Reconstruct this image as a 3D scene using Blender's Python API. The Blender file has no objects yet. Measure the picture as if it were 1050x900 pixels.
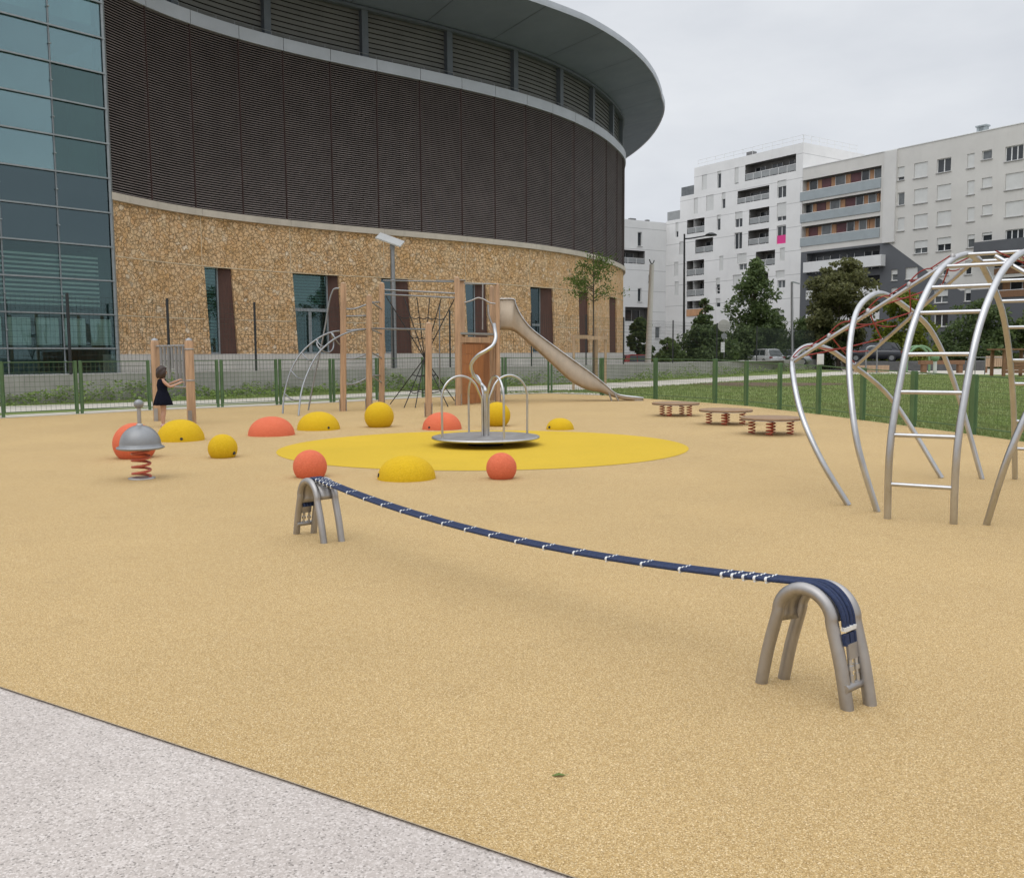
import bpy, bmesh, math, random
import numpy as np
from mathutils import Vector, Matrix
from mathutils.geometry import tessellate_polygon

random.seed(7)
rng = np.random.default_rng(11)
S = bpy.context.scene
COL = S.collection
R = math.radians
PI = math.pi

# ------------------------------------------------------------------ camera
EYE = Vector((0.0, 0.0, 1.5))
FPX, CX, CY, HOR, ROLL = 930.0, 525.0, 450.0, 364.0, 0.006
PITCH = math.atan((CY - HOR) / FPX)
FWD = Vector((0, math.cos(PITCH), -math.sin(PITCH)))
_r0 = Vector((1, 0, 0)); _u0 = Vector((0, math.sin(PITCH), math.cos(PITCH)))
RIGHT = _r0 * math.cos(ROLL) - _u0 * math.sin(ROLL)
UP = _u0 * math.cos(ROLL) + _r0 * math.sin(ROLL)
cam_d = bpy.data.cameras.new('camera')
cam = bpy.data.objects.new('camera', cam_d); COL.objects.link(cam)
cam.matrix_world = Matrix(((RIGHT.x, UP.x, -FWD.x, EYE.x), (RIGHT.y, UP.y, -FWD.y, EYE.y), (RIGHT.z, UP.z, -FWD.z, EYE.z), (0, 0, 0, 1)))
cam_d.sensor_width = 36; cam_d.lens = 36 * FPX / 1050
cam_d.clip_start = 0.05; cam_d.clip_end = 3000
S.camera = cam


def ray(px, py):
    return FWD + RIGHT * ((px - CX) / FPX) + UP * ((CY - py) / FPX)


def gnd(px, py, z=0.0):                       # surveyed point on the level z
    d = ray(px, py); k = (z - EYE.z) / d.z
    return EYE + d * k


def at(px, py, Y):                            # surveyed point at a known distance
    d = ray(px, py)
    return EYE + d * (Y / d.y)


def onplane(px, py, o, n):
    d = ray(px, py); k = (o - EYE).dot(n) / d.dot(n)
    return EYE + d * k


# ------------------------------------------------------------------ objects
def tag(o, label=None, cat=None, group=None, kind=None):
    if label: o['label'] = label
    if cat: o['category'] = cat
    if group: o['group'] = group
    if kind: o['kind'] = kind
    return o


def thing(name, label, cat, loc=(0, 0, 0), group=None, rz=0.0):
    o = bpy.data.objects.new(name, None); COL.objects.link(o)
    o.location = loc; o.rotation_euler = (0, 0, rz); o.empty_display_size = 0.2
    return tag(o, label, cat, group)


def dup(root, loc=None, rz=None, label=None, group=None, parent=None):
    c = root.copy(); COL.objects.link(c); c.parent = parent
    if loc is not None: c.location = loc
    if rz is not None: c.rotation_euler = (0, 0, rz)
    if label: c['label'] = label
    if group: c['group'] = group
    for ch in list(root.children):
        dup(ch, parent=c)
    return c


def origin_of(p):
    while p is not None and p.parent is not None: p = p.parent
    return Vector(p.location) if p is not None else Vector((0, 0, 0))


class MB:
    """collects shapes and links them as one mesh object"""
    def __init__(s): s.v = []; s.f = []; s.m = []; s.mi = 0; s.sm = []

    def add(s, vs, fs, smooth=False):
        b = len(s.v); s.v += [tuple(v) for v in vs]
        for f in fs:
            s.f.append([i + b for i in f]); s.m.append(s.mi); s.sm.append(smooth)
        return s

    def box(s, c, size, rz=0.0, rot=None):
        c = Vector(c); h = [x / 2 for x in size]
        M = rot if rot is not None else Matrix.Rotation(rz, 3, 'Z')
        vs = [c + M @ Vector((x * h[0], y * h[1], z * h[2])) for x in (-1, 1) for y in (-1, 1) for z in (-1, 1)]
        return s.add(vs, [(0, 1, 3, 2), (4, 6, 7, 5), (0, 4, 5, 1), (2, 3, 7, 6), (0, 2, 6, 4), (1, 5, 7, 3)])

    def frame_box(s, o, ax, ay, az):
        """box from a corner and three edge vectors"""
        o, ax, ay, az = Vector(o), Vector(ax), Vector(ay), Vector(az)
        vs = [o + ax * x + ay * y + az * z for x in (0, 1) for y in (0, 1) for z in (0, 1)]
        fs = [(0, 1, 3, 2), (4, 6, 7, 5), (0, 4, 5, 1), (2, 3, 7, 6), (0, 2, 6, 4), (1, 5, 7, 3)]
        if ax.cross(ay).dot(az) < 0: fs = [f[::-1] for f in fs]
        return s.add(vs, fs)

    def beam(s, p, q, w, h=None, up=(0, 0, 1)):
        p, q = Vector(p), Vector(q); h = h or w
        d = (q - p).normalized(); upv = Vector(up)
        if abs(d.dot(upv)) > .95: upv = Vector((0, 1, 0))
        a = d.cross(upv).normalized(); b = a.cross(d).normalized()
        return s.frame_box(p - a * w / 2 - b * h / 2, q - p, a * w, b * h)

    def tube(s, pts, r, n=8, caps=True):
        P = [Vector(p) for p in pts]; k = len(P)
        rs = r if isinstance(r, (list, tuple)) else [r] * k
        t = [(P[min(i + 1, k - 1)] - P[max(i - 1, 0)]).normalized() for i in range(k)]
        a = t[0].orthogonal().normalized(); vs = []
        for i in range(k):
            if i: a = (t[i - 1].rotation_difference(t[i]) @ a); a = (a - t[i] * a.dot(t[i])).normalized()
            b = t[i].cross(a)
            for j in range(n):
                w = 2 * PI * j / n
                vs.append(P[i] + (a * math.cos(w) + b * math.sin(w)) * rs[i])
        fs = [(i * n + j, i * n + (j + 1) % n, (i + 1) * n + (j + 1) % n, (i + 1) * n + j) for i in range(k - 1) for j in range(n)]
        s.add(vs, fs, True)
        if caps:
            s.add(vs[:n], [tuple(range(n))[::-1]]); s.add(vs[-n:], [tuple(range(n))])
        return s

    def lathe(s, c, prof, n=24, sx=1.0, sy=1.0, smooth=True):
        c = Vector(c); vs = []
        for r, z in prof:
            for j in range(n):
                w = 2 * PI * j / n
                vs.append((c.x + r * sx * math.cos(w), c.y + r * sy * math.sin(w), c.z + z))
        fs = [(i * n + j, i * n + (j + 1) % n, (i + 1) * n + (j + 1) % n, (i + 1) * n + j) for i in range(len(prof) - 1) for j in range(n)]
        s.add(vs, fs, smooth)
        if prof[0][0] > 1e-4: s.add(vs[:n], [tuple(range(n))[::-1]])
        if prof[-1][0] > 1e-4: s.add(vs[-n:], [tuple(range(n))])
        return s

    def prism(s, poly, z0, z1):
        n = len(poly); vs = [(p[0], p[1], z0) for p in poly] + [(p[0], p[1], z1) for p in poly]
        ar = sum(poly[i][0] * poly[(i + 1) % n][1] - poly[(i + 1) % n][0] * poly[i][1] for i in range(n))
        idx = list(range(n)) if ar > 0 else list(range(n))[::-1]
        fs = [tuple(i for i in idx[::-1]), tuple(i + n for i in idx)]
        fs += [(idx[i], idx[(i + 1) % n], idx[(i + 1) % n] + n, idx[i] + n) for i in range(n)]
        return s.add(vs, fs)

    def sheet(s, poly, z):
        vs = [Vector((p[0], p[1], z)) for p in poly]; fs = []
        for f in tessellate_polygon([vs]):
            a, b, c = (vs[i] for i in f)
            fs.append(tuple(f) if (b - a).cross(c - a).z > 0 else tuple(f)[::-1])
        return s.add(vs, fs)

    def slab(s, pts, depth):
        """planar polygon given in 3D, thickened along the vector depth"""
        n = len(pts); P = [Vector(p) for p in pts]; D = Vector(depth)
        nn = (P[1] - P[0]).cross(P[2] - P[0])
        fs = [tuple(range(n)), tuple(i + n for i in range(n))[::-1]] + [(i, i + n, (i + 1) % n + n, (i + 1) % n) for i in range(n)]
        if nn.dot(D) > 0: fs = [f[::-1] for f in fs]
        return s.add(P + [p + D for p in P], fs)

    def build(s, name, mats, parent=None, bevel=0.0, sub=0):
        if not isinstance(mats, (list, tuple)): mats = [mats]
        o0 = origin_of(parent)
        me = bpy.data.meshes.new(name)
        me.from_pydata([(x - o0.x, y - o0.y, z - o0.z) for x, y, z in s.v], [], s.f)
        for m in mats: me.materials.append(m)
        if len(s.f):
            me.polygons.foreach_set('material_index', s.m); me.polygons.foreach_set('use_smooth', s.sm)
        me.update()
        o = bpy.data.objects.new(name, me); COL.objects.link(o); o.parent = parent
        if bevel:
            b = o.modifiers.new('bevel', 'BEVEL'); b.width = bevel; b.segments = 2; b.limit_method = 'ANGLE'
        if sub:
            b = o.modifiers.new('sub', 'SUBSURF'); b.levels = sub; b.render_levels = sub
        return o


def smooth_path(pts, n=8):
    P = [Vector(p) for p in pts]; out = []
    for i in range(len(P) - 1):
        a, b, c, d = P[max(i - 1, 0)], P[i], P[i + 1], P[min(i + 2, len(P) - 1)]
        for k in range(n):
            t = k / n
            out.append(0.5 * ((2 * b) + (c - a) * t + (2 * a - 5 * b + 4 * c - d) * t * t + (3 * b - a - 3 * c + d) * t ** 3))
    out.append(P[-1]); return out


# ------------------------------------------------------------------ materials
class NT:
    def __init__(s, name):
        s.mat = bpy.data.materials.new(name); s.mat.use_nodes = True
        s.t = s.mat.node_tree; s.b = s.t.nodes['Principled BSDF']; s.out = s.t.nodes['Material Output']
        s.co = s.n('ShaderNodeTexCoord').outputs['Object']

    def n(s, kind, **kw):
        x = s.t.nodes.new(kind)
        for k, v in kw.items(): setattr(x, k, v)
        return x

    def link(s, a, b): s.t.links.new(a, b)

    def val(s, sock, v):
        if isinstance(v, bpy.types.NodeSocket): s.link(v, sock)
        else: sock.default_value = v

    def noise(s, scale, detail=3.0, rough=.55, co=None, stretch=None):
        x = s.n('ShaderNodeTexNoise'); x.inputs['Scale'].default_value = scale; x.inputs['Detail'].default_value = detail; x.inputs['Roughness'].default_value = rough
        c = co or s.co
        if stretch:
            mp = s.n('ShaderNodeMapping'); mp.inputs['Scale'].default_value = stretch; s.link(c, mp.inputs['Vector']); c = mp.outputs['Vector']
        s.link(c, x.inputs['Vector']); return x.outputs['Fac']

    def voro(s, scale, feature='F1', co=None):
        x = s.n('ShaderNodeTexVoronoi', feature=feature); x.inputs['Scale'].default_value = scale
        s.link(co or s.co, x.inputs['Vector']); return x

    def ramp(s, fac, stops, interp='LINEAR'):
        x = s.n('ShaderNodeValToRGB'); cr = x.color_ramp; cr.interpolation = interp
        while len(cr.elements) < len(stops): cr.elements.new(.5)
        for e, (p, c) in zip(cr.elements, stops):
            e.position = p; e.color = (*c, 1) if len(c) == 3 else c
        s.link(fac, x.inputs['Fac']); return x.outputs['Color']

    def mix(s, fac, a, b, mode='MIX'):
        x = s.n('ShaderNodeMix', data_type='RGBA', blend_type=mode)
        s.val(x.inputs[0], fac)
        for sock, v in ((x.inputs[6], a), (x.inputs[7], b)):
            if isinstance(v, bpy.types.NodeSocket): s.link(v, sock)
            else: sock.default_value = (*v, 1)
        return x.outputs[2]

    def math(s, op, a, b=0.0, c=None):
        x = s.n('ShaderNodeMath', operation=op); s.val(x.inputs[0], a); s.val(x.inputs[1], b)
        if c is not None: s.val(x.inputs[2], c)
        return x.outputs[0]

    def bump(s, h, strength=.3, dist=.01):
        x = s.n('ShaderNodeBump'); x.inputs['Strength'].default_value = strength; x.inputs['Distance'].default_value = dist
        s.link(h, x.inputs['Height']); s.link(x.outputs['Normal'], s.b.inputs['Normal']); return x

    def done(s, color, rough=.6, metal=0.0, spec=None):
        if isinstance(color, bpy.types.NodeSocket): s.link(color, s.b.inputs['Base Color'])
        else: s.b.inputs['Base Color'].default_value = (*color, 1)
        s.val(s.b.inputs['Roughness'], rough); s.b.inputs['Metallic'].default_value = metal
        if spec is not None: s.b.inputs['Specular IOR Level'].default_value = spec
        return s.mat


def mul(c, k): return tuple(min(1, x * k) for x in c)


def pm(name, c, var=.12, scale=3.0, rough=.6, metal=0.0, bump=0.0, bscale=60, stretch=None, spec=None, dirt=0.0):
    """plain procedural paint, wood or metal: two-scale tone variation, uneven gloss, optional bump"""
    t = NT(name)
    f = t.noise(scale, 5, .6, stretch=stretch)
    col = t.ramp(f, [(.3, mul(c, 1 - var)), (.7, mul(c, 1 + var))])
    if dirt:
        f2 = t.noise(scale * .37, 6, .7)
        col = t.mix(t.math('MULTIPLY', t.ramp(f2, [(.5, (0, 0, 0)), (.75, (1, 1, 1))]), dirt), col, mul(c, .45))
    rr = t.math('MULTIPLY_ADD', t.noise(scale * 2.3, 4), .25, rough - .12)
    if bump: t.bump(t.noise(bscale, 3, stretch=stretch), bump, .01)
    return t.done(col, rr, metal, spec)


M = {}
# --- rubber granule playground surface
def rubber(name, c1, c2, c3, gscale, big=.10):
    t = NT(name)
    v = t.voro(gscale)
    g = t.n('ShaderNodeSeparateColor'); t.link(v.outputs['Color'], g.inputs[0])
    col = t.ramp(g.outputs[0], [(0.0, c1), (.35, c2), (.72, c2), (1.0, c3)])
    f2 = t.noise(gscale * .35, 2)
    col = t.mix(t.ramp(f2, [(.35, (.35, .35, .35)), (.65, (0, 0, 0))]), col, mul(c1, .85))
    f3 = t.noise(.5, 6, .6)
    col = t.mix(1.0, col, t.ramp(f3, [(.3, (1 - big,) * 3), (.7, (1, 1, 1))]), 'MULTIPLY')
    f5 = t.noise(1.7, 7, .75)
    col = t.mix(t.ramp(f5, [(.57, (0, 0, 0)), (.8, (.28, .28, .28))]), col, mul(c1, .7))
    t.bump(v.outputs['Distance'], .55, .004)
    return t.done(col, .85, 0, .25)

M['rubber'] = rubber('tan_rubber', (.27, .17, .066), (.575, .39, .168), (.93, .75, .47), 310, .10)
M['rubber_yellow'] = rubber('yellow_rubber', (.52, .335, .018), (.68, .45, .030), (.76, .53, .065), 300)
M['ball_orange'] = rubber('orange_rubber', (.60, .125, .06), (.74, .168, .082), (.82, .25, .13), 200)
M['ball_yellow'] = rubber('golden_rubber', (.54, .33, .006), (.70, .445, .010), (.78, .53, .04), 200)

# --- exposed aggregate concrete
t = NT('aggregate_concrete')
v = t.voro(150); g = t.n('ShaderNodeSeparateColor'); t.link(v.outputs['Color'], g.inputs[0])
col = t.ramp(g.outputs[0], [(0, (.25, .222, .20)), (.13, (.45, .40, .36)), (.6, (.505, .447, .405)), (1, (.65, .59, .545))])
pit = t.noise(70, 4, .7, stretch=(1, 1, 1))
col = t.mix(t.ramp(pit, [(.31, (.6, .6, .6)), (.40, (0, 0, 0))]), col, (.21, .19, .18))
col = t.mix(1.0, col, t.ramp(t.noise(1.2, 6, .65), [(.3, (.86, .85, .85)), (.7, (1, 1, 1))]), 'MULTIPLY')
st = t.noise(.9, 4, .6)
col = t.mix(t.ramp(st, [(.68, (0, 0, 0)), (.8, (.35, .35, .35))]), col, (.46, .34, .25))
t.bump(pit, .35, .006)
M['aggregate'] = t.done(col, .85, 0, .3)

M['kerb_line'] = pm('edge_strip', (.34, .27, .18), .2, 8, .8)
M['asphalt'] = pm('asphalt', (.10, .10, .10), .2, 4, .9, bump=.3, bscale=160, dirt=.2)
M['pale_path'] = pm('pale_path', (.52, .48, .41), .10, 1.5, .9, bump=.2, bscale=80, dirt=.15)
M['terrace'] = pm('terrace_paving', (.42, .40, .37), .12, 2, .9)

# --- lawn soil and grass
t = NT('lawn_ground')
f = t.noise(.45, 7, .7); f2 = t.noise(9, 5, .7)
col = t.ramp(f2, [(.3, (.12, .155, .05)), (.7, (.24, .29, .10))])
col = t.mix(t.ramp(f, [(.57, (0, 0, 0)), (.72, (.75, .75, .75))]), col, (.15, .11, .06))
t.bump(f2, .8, .05)
M['lawn'] = t.done(col, .95, 0, .1)
M['soil'] = pm('bare_soil', (.12, .075, .045), .35, 5, .95, bump=.6, bscale=30)


def leafmat(name, dark, light, dry=None):
    t = NT(name)
    gm = t.n('ShaderNodeNewGeometry')
    f = t.noise(.9, 4, .6)
    fac = t.math('ADD', t.math('MULTIPLY', gm.outputs['Random Per Island'], .55), t.math('MULTIPLY', f, .55))
    col = t.ramp(fac, [(.15, dark), (.85, light)])
    if dry:
        col = t.mix(t.ramp(t.noise(.28, 6, .7), [(.46, (0, 0, 0)), (.68, (.75, .75, .75))]), col, dry)
    t.link(col, t.b.inputs['Base Color']); t.b.inputs['Roughness'].default_value = .55
    t.b.inputs['Specular IOR Level'].default_value = .3
    tr = t.n('ShaderNodeBsdfTranslucent'); t.link(col, tr.inputs['Color'])
    ms = t.n('ShaderNodeMixShader'); ms.inputs[0].default_value = .42
    t.link(t.b.outputs[0], ms.inputs[1]); t.link(tr.outputs[0], ms.inputs[2]); t.link(ms.outputs[0], t.out.inputs['Surface'])
    return t.mat

M['grass'] = leafmat('grass_blades', (.15, .205, .06), (.275, .34, .12), (.25, .235, .11))
M['weed'] = leafmat('weed_leaves', (.085, .14, .03), (.30, .40, .12))
M['leaf_dark'] = leafmat('dark_green_leaves', (.046, .078, .03), (.165, .22, .08))
M['leaf_mid'] = leafmat('mid_green_leaves', (.06, .095, .028), (.19, .25, .08))
M['leaf_olive'] = leafmat('olive_leaves', (.075, .085, .032), (.22, .22, .09))
M['leaf_lime'] = leafmat('lime_leaves', (.075, .10, .012), (.26, .30, .04))
M['leaf_sap'] = leafmat('young_leaves', (.05, .085, .018), (.16, .22, .05))
M['bark'] = pm('bark', (.10, .075, .055), .3, 12, .9, bump=.5, bscale=40, stretch=(1, 1, .25))

# --- metals, wood
def steel(name, c, rough, dirt=0.0):
    t = NT(name)
    f = t.noise(7, 5, .65, stretch=(1, 1, .4))
    col = t.ramp(f, [(.3, mul(c, .82)), (.7, mul(c, 1.08))])
    f2 = t.noise(2.0, 6, .7)
    col = t.mix(t.ramp(f2, [(.5, (0, 0, 0)), (.75, (dirt,) * 3)]), col, mul(c, .55))
    return t.done(col, t.math('MULTIPLY_ADD', f, .3, rough - .15), 1.0)

M['steel'] = steel('stainless_steel', (.55, .545, .545), .33, .35)
M['steel_matt'] = steel('brushed_steel', (.43, .41, .395), .50, .4)
M['galv'] = steel('galvanised_steel', (.34, .345, .35), .55, .4)
M['slide_steel'] = steel('slide_steel', (.50, .415, .32), .64, .15)  # tan of the reflected ground is put into the steel colour
M['grey_paint'] = pm('grey_metallic_paint', (.24, .245, .25), .08, 6, .38, .35)
M['dark_steel'] = pm('dark_steel', (.022, .024, .025), .2, 5, .5)
M['green_paint'] = pm('green_post_paint', (.075, .145, .06), .14, 4, .5, dirt=.25)
M['green_wire'] = pm('green_wire', (.07, .12, .055), .15, 4, .5)
M['wire_dark'] = pm('dark_green_wire', (.03, .045, .036), .15, 4, .6)
M['wood'] = pm('robinia_wood', (.44, .275, .16), .28, 5, .65, bump=.3, bscale=25, stretch=(3, 3, .25), dirt=.15)
M['wood_plank'] = pm('orange_plank', (.34, .135, .045), .25, 5, .55, bump=.3, bscale=22, stretch=(3, 3, .3))
M['wood_pale'] = pm('pale_stake_wood', (.44, .30, .19), .2, 5, .75, stretch=(3, 3, .3))
M['wood_brown'] = pm('brown_play_wood', (.22, .115, .06), .25, 5, .7, stretch=(1, 3, 3))
M['disc_brown'] = pm('brown_antislip_board', (.27, .17, .095), .18, 12, .7, bump=.3, bscale=120)
M['red_spring'] = pm('red_spring_paint', (.50, .105, .06), .12, 9, .4)
M['rope_red'] = pm('red_rope', (.30, .045, .04), .25, 40, .8)
M['rope_blue'] = pm('navy_rope', (.017, .031, .085), .35, 90, .75, bump=.5, bscale=220)
M['rope_black'] = pm('black_rope', (.025, .025, .024), .25, 40, .8)
M['clip_white'] = pm('white_clip', (.72, .72, .70), .08, 20, .5)
M['black_rubber'] = pm('black_rubber', (.02, .02, .021), .2, 20, .7)

# --- concrete, walls
def concrete(name, c, joint=0.0):
    t = NT(name)
    f = t.noise(.8, 7, .7); f2 = t.noise(3.0, 6, .7, stretch=(1, 1, .2))
    col = t.ramp(f, [(.3, mul(c, .82)), (.7, mul(c, 1.1))])
    col = t.mix(t.ramp(f2, [(.52, (0, 0, 0)), (.75, (.4, .4, .4))]), col, mul(c, .55))
    t.bump(t.noise(25, 5), .2, .01)
    return t.done(col, .9, 0, .25)

M['wall_concrete'] = concrete('retaining_concrete', (.36, .345, .31))
M['plinth'] = concrete('plinth_concrete', (.55, .52, .47))
M['cap_stone'] = concrete('cap_stone', (.56, .50, .42))

t = NT('stone_cladding')
nz = t.n('ShaderNodeTexNoise'); nz.inputs['Scale'].default_value = 4.5; nz.inputs['Detail'].default_value = 5; nz.inputs['Roughness'].default_value = .7; t.link(t.co, nz.inputs['Vector'])
dco = t.mix(.26, t.co, nz.outputs['Color'], 'ADD')
v = t.voro(5.8, 'F1', dco); e = t.voro(5.8, 'DISTANCE_TO_EDGE', dco)
g = t.n('ShaderNodeSeparateColor'); t.link(v.outputs['Color'], g.inputs[0])
col = t.ramp(g.outputs[0], [(0, (.78, .475, .24)), (.3, (.84, .55, .295)), (.7, (.89, .60, .34)), (.95, (.92, .66, .41)), (1, (.95, .77, .56))])
blot = t.noise(1.1, 5, .65)
col = t.mix(t.ramp(blot, [(.44, (0, 0, 0)), (.68, (.6, .6, .6))]), col, (.74, .43, .17))
blot2 = t.noise(1.7, 4, .6, stretch=(1.3, .8, 1))
col = t.mix(t.ramp(blot2, [(.5, (0, 0, 0)), (.72, (.5, .5, .5))]), col, (.92, .72, .46))
grain = t.noise(13, 8, .82)
col = t.mix(.7, col, t.ramp(grain, [(.3, (.58, .51, .43)), (.50, (1.0, 1.0, 1.0))]), 'MULTIPLY')
edge = t.ramp(e.outputs['Distance'], [(0.0, (1, 1, 1)), (.022, (.6, .6, .6)), (.06, (0, 0, 0))])
pat = t.noise(2.9, 5, .7)
col = t.mix(t.math('MULTIPLY', edge, t.ramp(pat, [(.45, (.05, .05, .05)), (.62, (.75, .75, .75))])), col, (.07, .04, .018))
hh = t.math('ADD', t.ramp(e.outputs['Distance'], [(0, (0, 0, 0)), (.10, (1, 1, 1))]), t.math('MULTIPLY', grain, 1.1))
t.bump(hh, .9, .07)
M['stone'] = t.done(col, .9, 0, .2)
M['stone_joint'] = pm('stone_panel_joint', (.60, .47, .31), .2, 3, .9)

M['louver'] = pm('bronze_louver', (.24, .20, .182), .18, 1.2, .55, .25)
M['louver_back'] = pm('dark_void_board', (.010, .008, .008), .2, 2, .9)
M['louver_rail'] = pm('red_brown_rail', (.055, .028, .024), .2, 2, .6)
M['band'] = pm('zinc_band', (.40, .42, .44), .08, .8, .45, .35)
M['soffit'] = pm('soffit_panel', (.18, .215, .27), .07, .5, .5, .2)
M['fascia'] = pm('fascia_metal', (.48, .50, .53), .06, .8, .4, .4)
M['shutter'] = pm('khaki_slats', (.150, .150, .138), .12, 1, .6)
M['col_grey'] = pm('column_grey', (.09, .105, .12), .12, 2, .5)
M['brown_reveal'] = pm('brown_reveal_panel', (.085, .036, .024), .2, 4, .6, stretch=(2, 2, .3))
M['alu'] = pm('grey_alu_frame', (.25, .27, .28), .1, 5, .45, .3)
M['alu_light'] = pm('pale_alu_rail', (.27, .295, .30), .1, 5, .4, .4)
M['blind'] = pm('pale_blind', (.60, .66, .635), .1, 2, .7)
M['room'] = pm('dim_room', (.09, .14, .135), .3, .6, .9)
M['room_slab'] = pm('slab_edge', (.07, .065, .075), .2, 1, .9)


def glassmat(name, tint, refl=.25, trans=.75):
    t = NT(name)
    tr = t.n('ShaderNodeBsdfTransparent'); tr.inputs['Color'].default_value = (*tint, 1)
    gl = t.n('ShaderNodeBsdfGlossy'); gl.inputs['Roughness'].default_value = .02
    gl.inputs['Color'].default_value = (.60, .80, .84, 1)
    lw = t.n('ShaderNodeFresnel'); lw.inputs['IOR'].default_value = 1.5
    nz = t.n('ShaderNodeBump'); nz.inputs['Strength'].default_value = .05; nz.inputs['Distance'].default_value = .03
    t.link(t.noise(.7, 2), nz.inputs['Height']); t.link(nz.outputs['Normal'], gl.inputs['Normal'])
    fac = t.math('ADD', t.math('MULTIPLY', lw.outputs[0], 1.0), refl)
    ms = t.n('ShaderNodeMixShader'); t.link(fac, ms.inputs[0]); t.link(tr.outputs[0], ms.inputs[1]); t.link(gl.outputs[0], ms.inputs[2])
    t.link(ms.outputs[0], t.out.inputs['Surface'])
    return t.mat

M['glass_teal'] = glassmat('teal_glass', (.60, .76, .76), .24)
M['glass_clear'] = glassmat('clear_teal_glass', (.80, .885, .865), .03)
M['glass_green'] = glassmat('green_glass', (.52, .68, .62), .09)
M['glass_dark'] = glassmat('dark_glass', (.38, .42, .46), .09)
M['glass_win'] = glassmat('window_glass', (.58, .70, .68), .05)
M['pane_dark'] = pm('dim_window_pane', (.035, .04, .045), .35, 1.2, .12, spec=.6)
M['pane_mid'] = pm('grey_window_pane', (.13, .14, .145), .3, 1.2, .15, spec=.6)


def facade(name, c, pitch=None, off=0.0):
    t = NT(name)
    f = t.noise(.25, 6, .65); f2 = t.noise(1.5, 6, .7, stretch=(1, 1, .12))
    col = t.ramp(f, [(.3, mul(c, .92)), (.7, mul(c, 1.05))])
    col = t.mix(t.ramp(f2, [(.55, (0, 0, 0)), (.8, (.25, .25, .25))]), col, mul(c, .7))
    if pitch:
        sp = t.n('ShaderNodeSeparateXYZ'); t.link(t.co, sp.inputs[0])
        fr = t.math('FRACT', t.math('DIVIDE', t.math('ADD', sp.outputs['Z'], off), pitch), 0)
        col = t.mix(t.ramp(fr, [(.965, (0, 0, 0)), (.975, (.65, .65, .65)), (.995, (.65, .65, .65)), (1.0, (0, 0, 0))]), col, mul(c, .45))
    t.bump(t.noise(18, 4), .15, .02)
    return t.done(col, .85, 0, .25)

M['white_wall'] = facade('white_panel_wall', (.79, .78, .765), 2.85, .3)
M['white_wall2'] = facade('white_render_wall', (.74, .735, .72), 2.85, 1.1)
M['cream_wall'] = facade('pale_cream_render', (.64, .62, .585))
M['cream_light'] = facade('pale_grey_cladding', (.66, .645, .62))
M['slate_wall'] = facade('slate_grey_render', (.125, .13, .14))
M['parapet_grey'] = pm('grey_balcony_panel', (.33, .37, .385), .08, 1, .5)
M['parapet_white'] = pm('white_balcony_panel', (.72, .72, .71), .05, 1, .5)
M['parapet_slate'] = pm('slate_balcony_panel', (.10, .105, .115), .1, 1, .5)
M['shutter_white'] = pm('white_roller_shutter', (.62, .62, .60), .05, 2, .55)
M['frame_white'] = pm('white_window_frame', (.74, .74, .73), .04, 3, .5)
M['sill'] = pm('window_sill', (.38, .37, .36), .1, 3, .8)
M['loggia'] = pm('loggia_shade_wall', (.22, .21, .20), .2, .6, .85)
M['rail_glass'] = pm('frosted_rail_panel', (.29, .30, .30), .12, 1.2, .3)
M['wood_panel'] = pm('orange_wood_panel', (.55, .30, .16), .15, 2, .6, stretch=(2, 2, .3))
M['burgundy'] = pm('burgundy_panel', (.14, .045, .05), .2, 1.5, .4)
M['pink'] = pm('pink_panel', (.75, .045, .26), .05, 1, .5)
M['roof_dark'] = pm('flat_roof_felt', (.16, .16, .16), .15, 1, .9)
M['pale_green'] = pm('pale_green_paint', (.17, .30, .15), .12, 4, .5)
M['pink_lip'] = pm('lip', (.42, .16, .13), .05, 6, .5)
# ------------------------------------------------------------------ ground sheets
def P2(v): return (v.x, v.y)

def sheet(name, mat, poly, z, label=None):
    o = MB().sheet(poly, z).build(name, mat); tag(o, kind='structure'); return o

sheet('ground', M['asphalt'], [(-600, -300), (900, -300), (900, 1500), (-600, 1500)], -.030)
FENCE_PX = [(-75, 433.5), (1, 428.6), (82, 424.5), (156, 420.6), (226, 417.8), (286, 415.3), (341, 412.7), (388, 410.2), (435, 407.6), (517, 404.6), (564, 403.2), (617, 405.2), (672, 409.2), (733, 413.3), (765, 416.0), (799, 420.0), (839, 424.6), (884, 430.6), (936, 437.3), (997, 445.2), (1065, 455.0)]
FENCE = [gnd(*p) for p in FENCE_PX]
EDGE = [gnd(x, y) for x, y in [(0, 704), (295, 800.5), (590, 900)]]
e0 = EDGE[0] + (EDGE[0] - EDGE[1]).normalized() * 12; e1 = EDGE[-1] + (EDGE[-1] - EDGE[-2]).normalized() * 5
edge = [e0] + EDGE + [e1]
far = [FENCE[0] + Vector((-8, -3, 0))] + [p + Vector((0, -.10, 0)) for p in FENCE] + [FENCE[-1] + Vector((6, -4, 0)), Vector((20, -8, 0))]
sheet('rubber_surface', M['rubber'], [P2(p) for p in edge] + [P2(p) for p in far[::-1]], 0.0)
sp = edge
sheet('concrete_path', M['aggregate'], [P2(p + Vector((.12, .3, 0))) for p in sp] + [(2.5, -8), (-22, -8), (-22, 9)], -.006)
b = MB()
for i in range(len(sp) - 1):
    a, c = sp[i], sp[i + 1]; n = Vector((-(c - a).y, (c - a).x, 0)).normalized() * .0024
    b.add([a - n, c - n, c + n, a + n], [(0, 1, 2, 3)])
o = b.build('edge_strip', M['kerb_line']); o.location.z = .002; tag(o, kind='structure')
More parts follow.
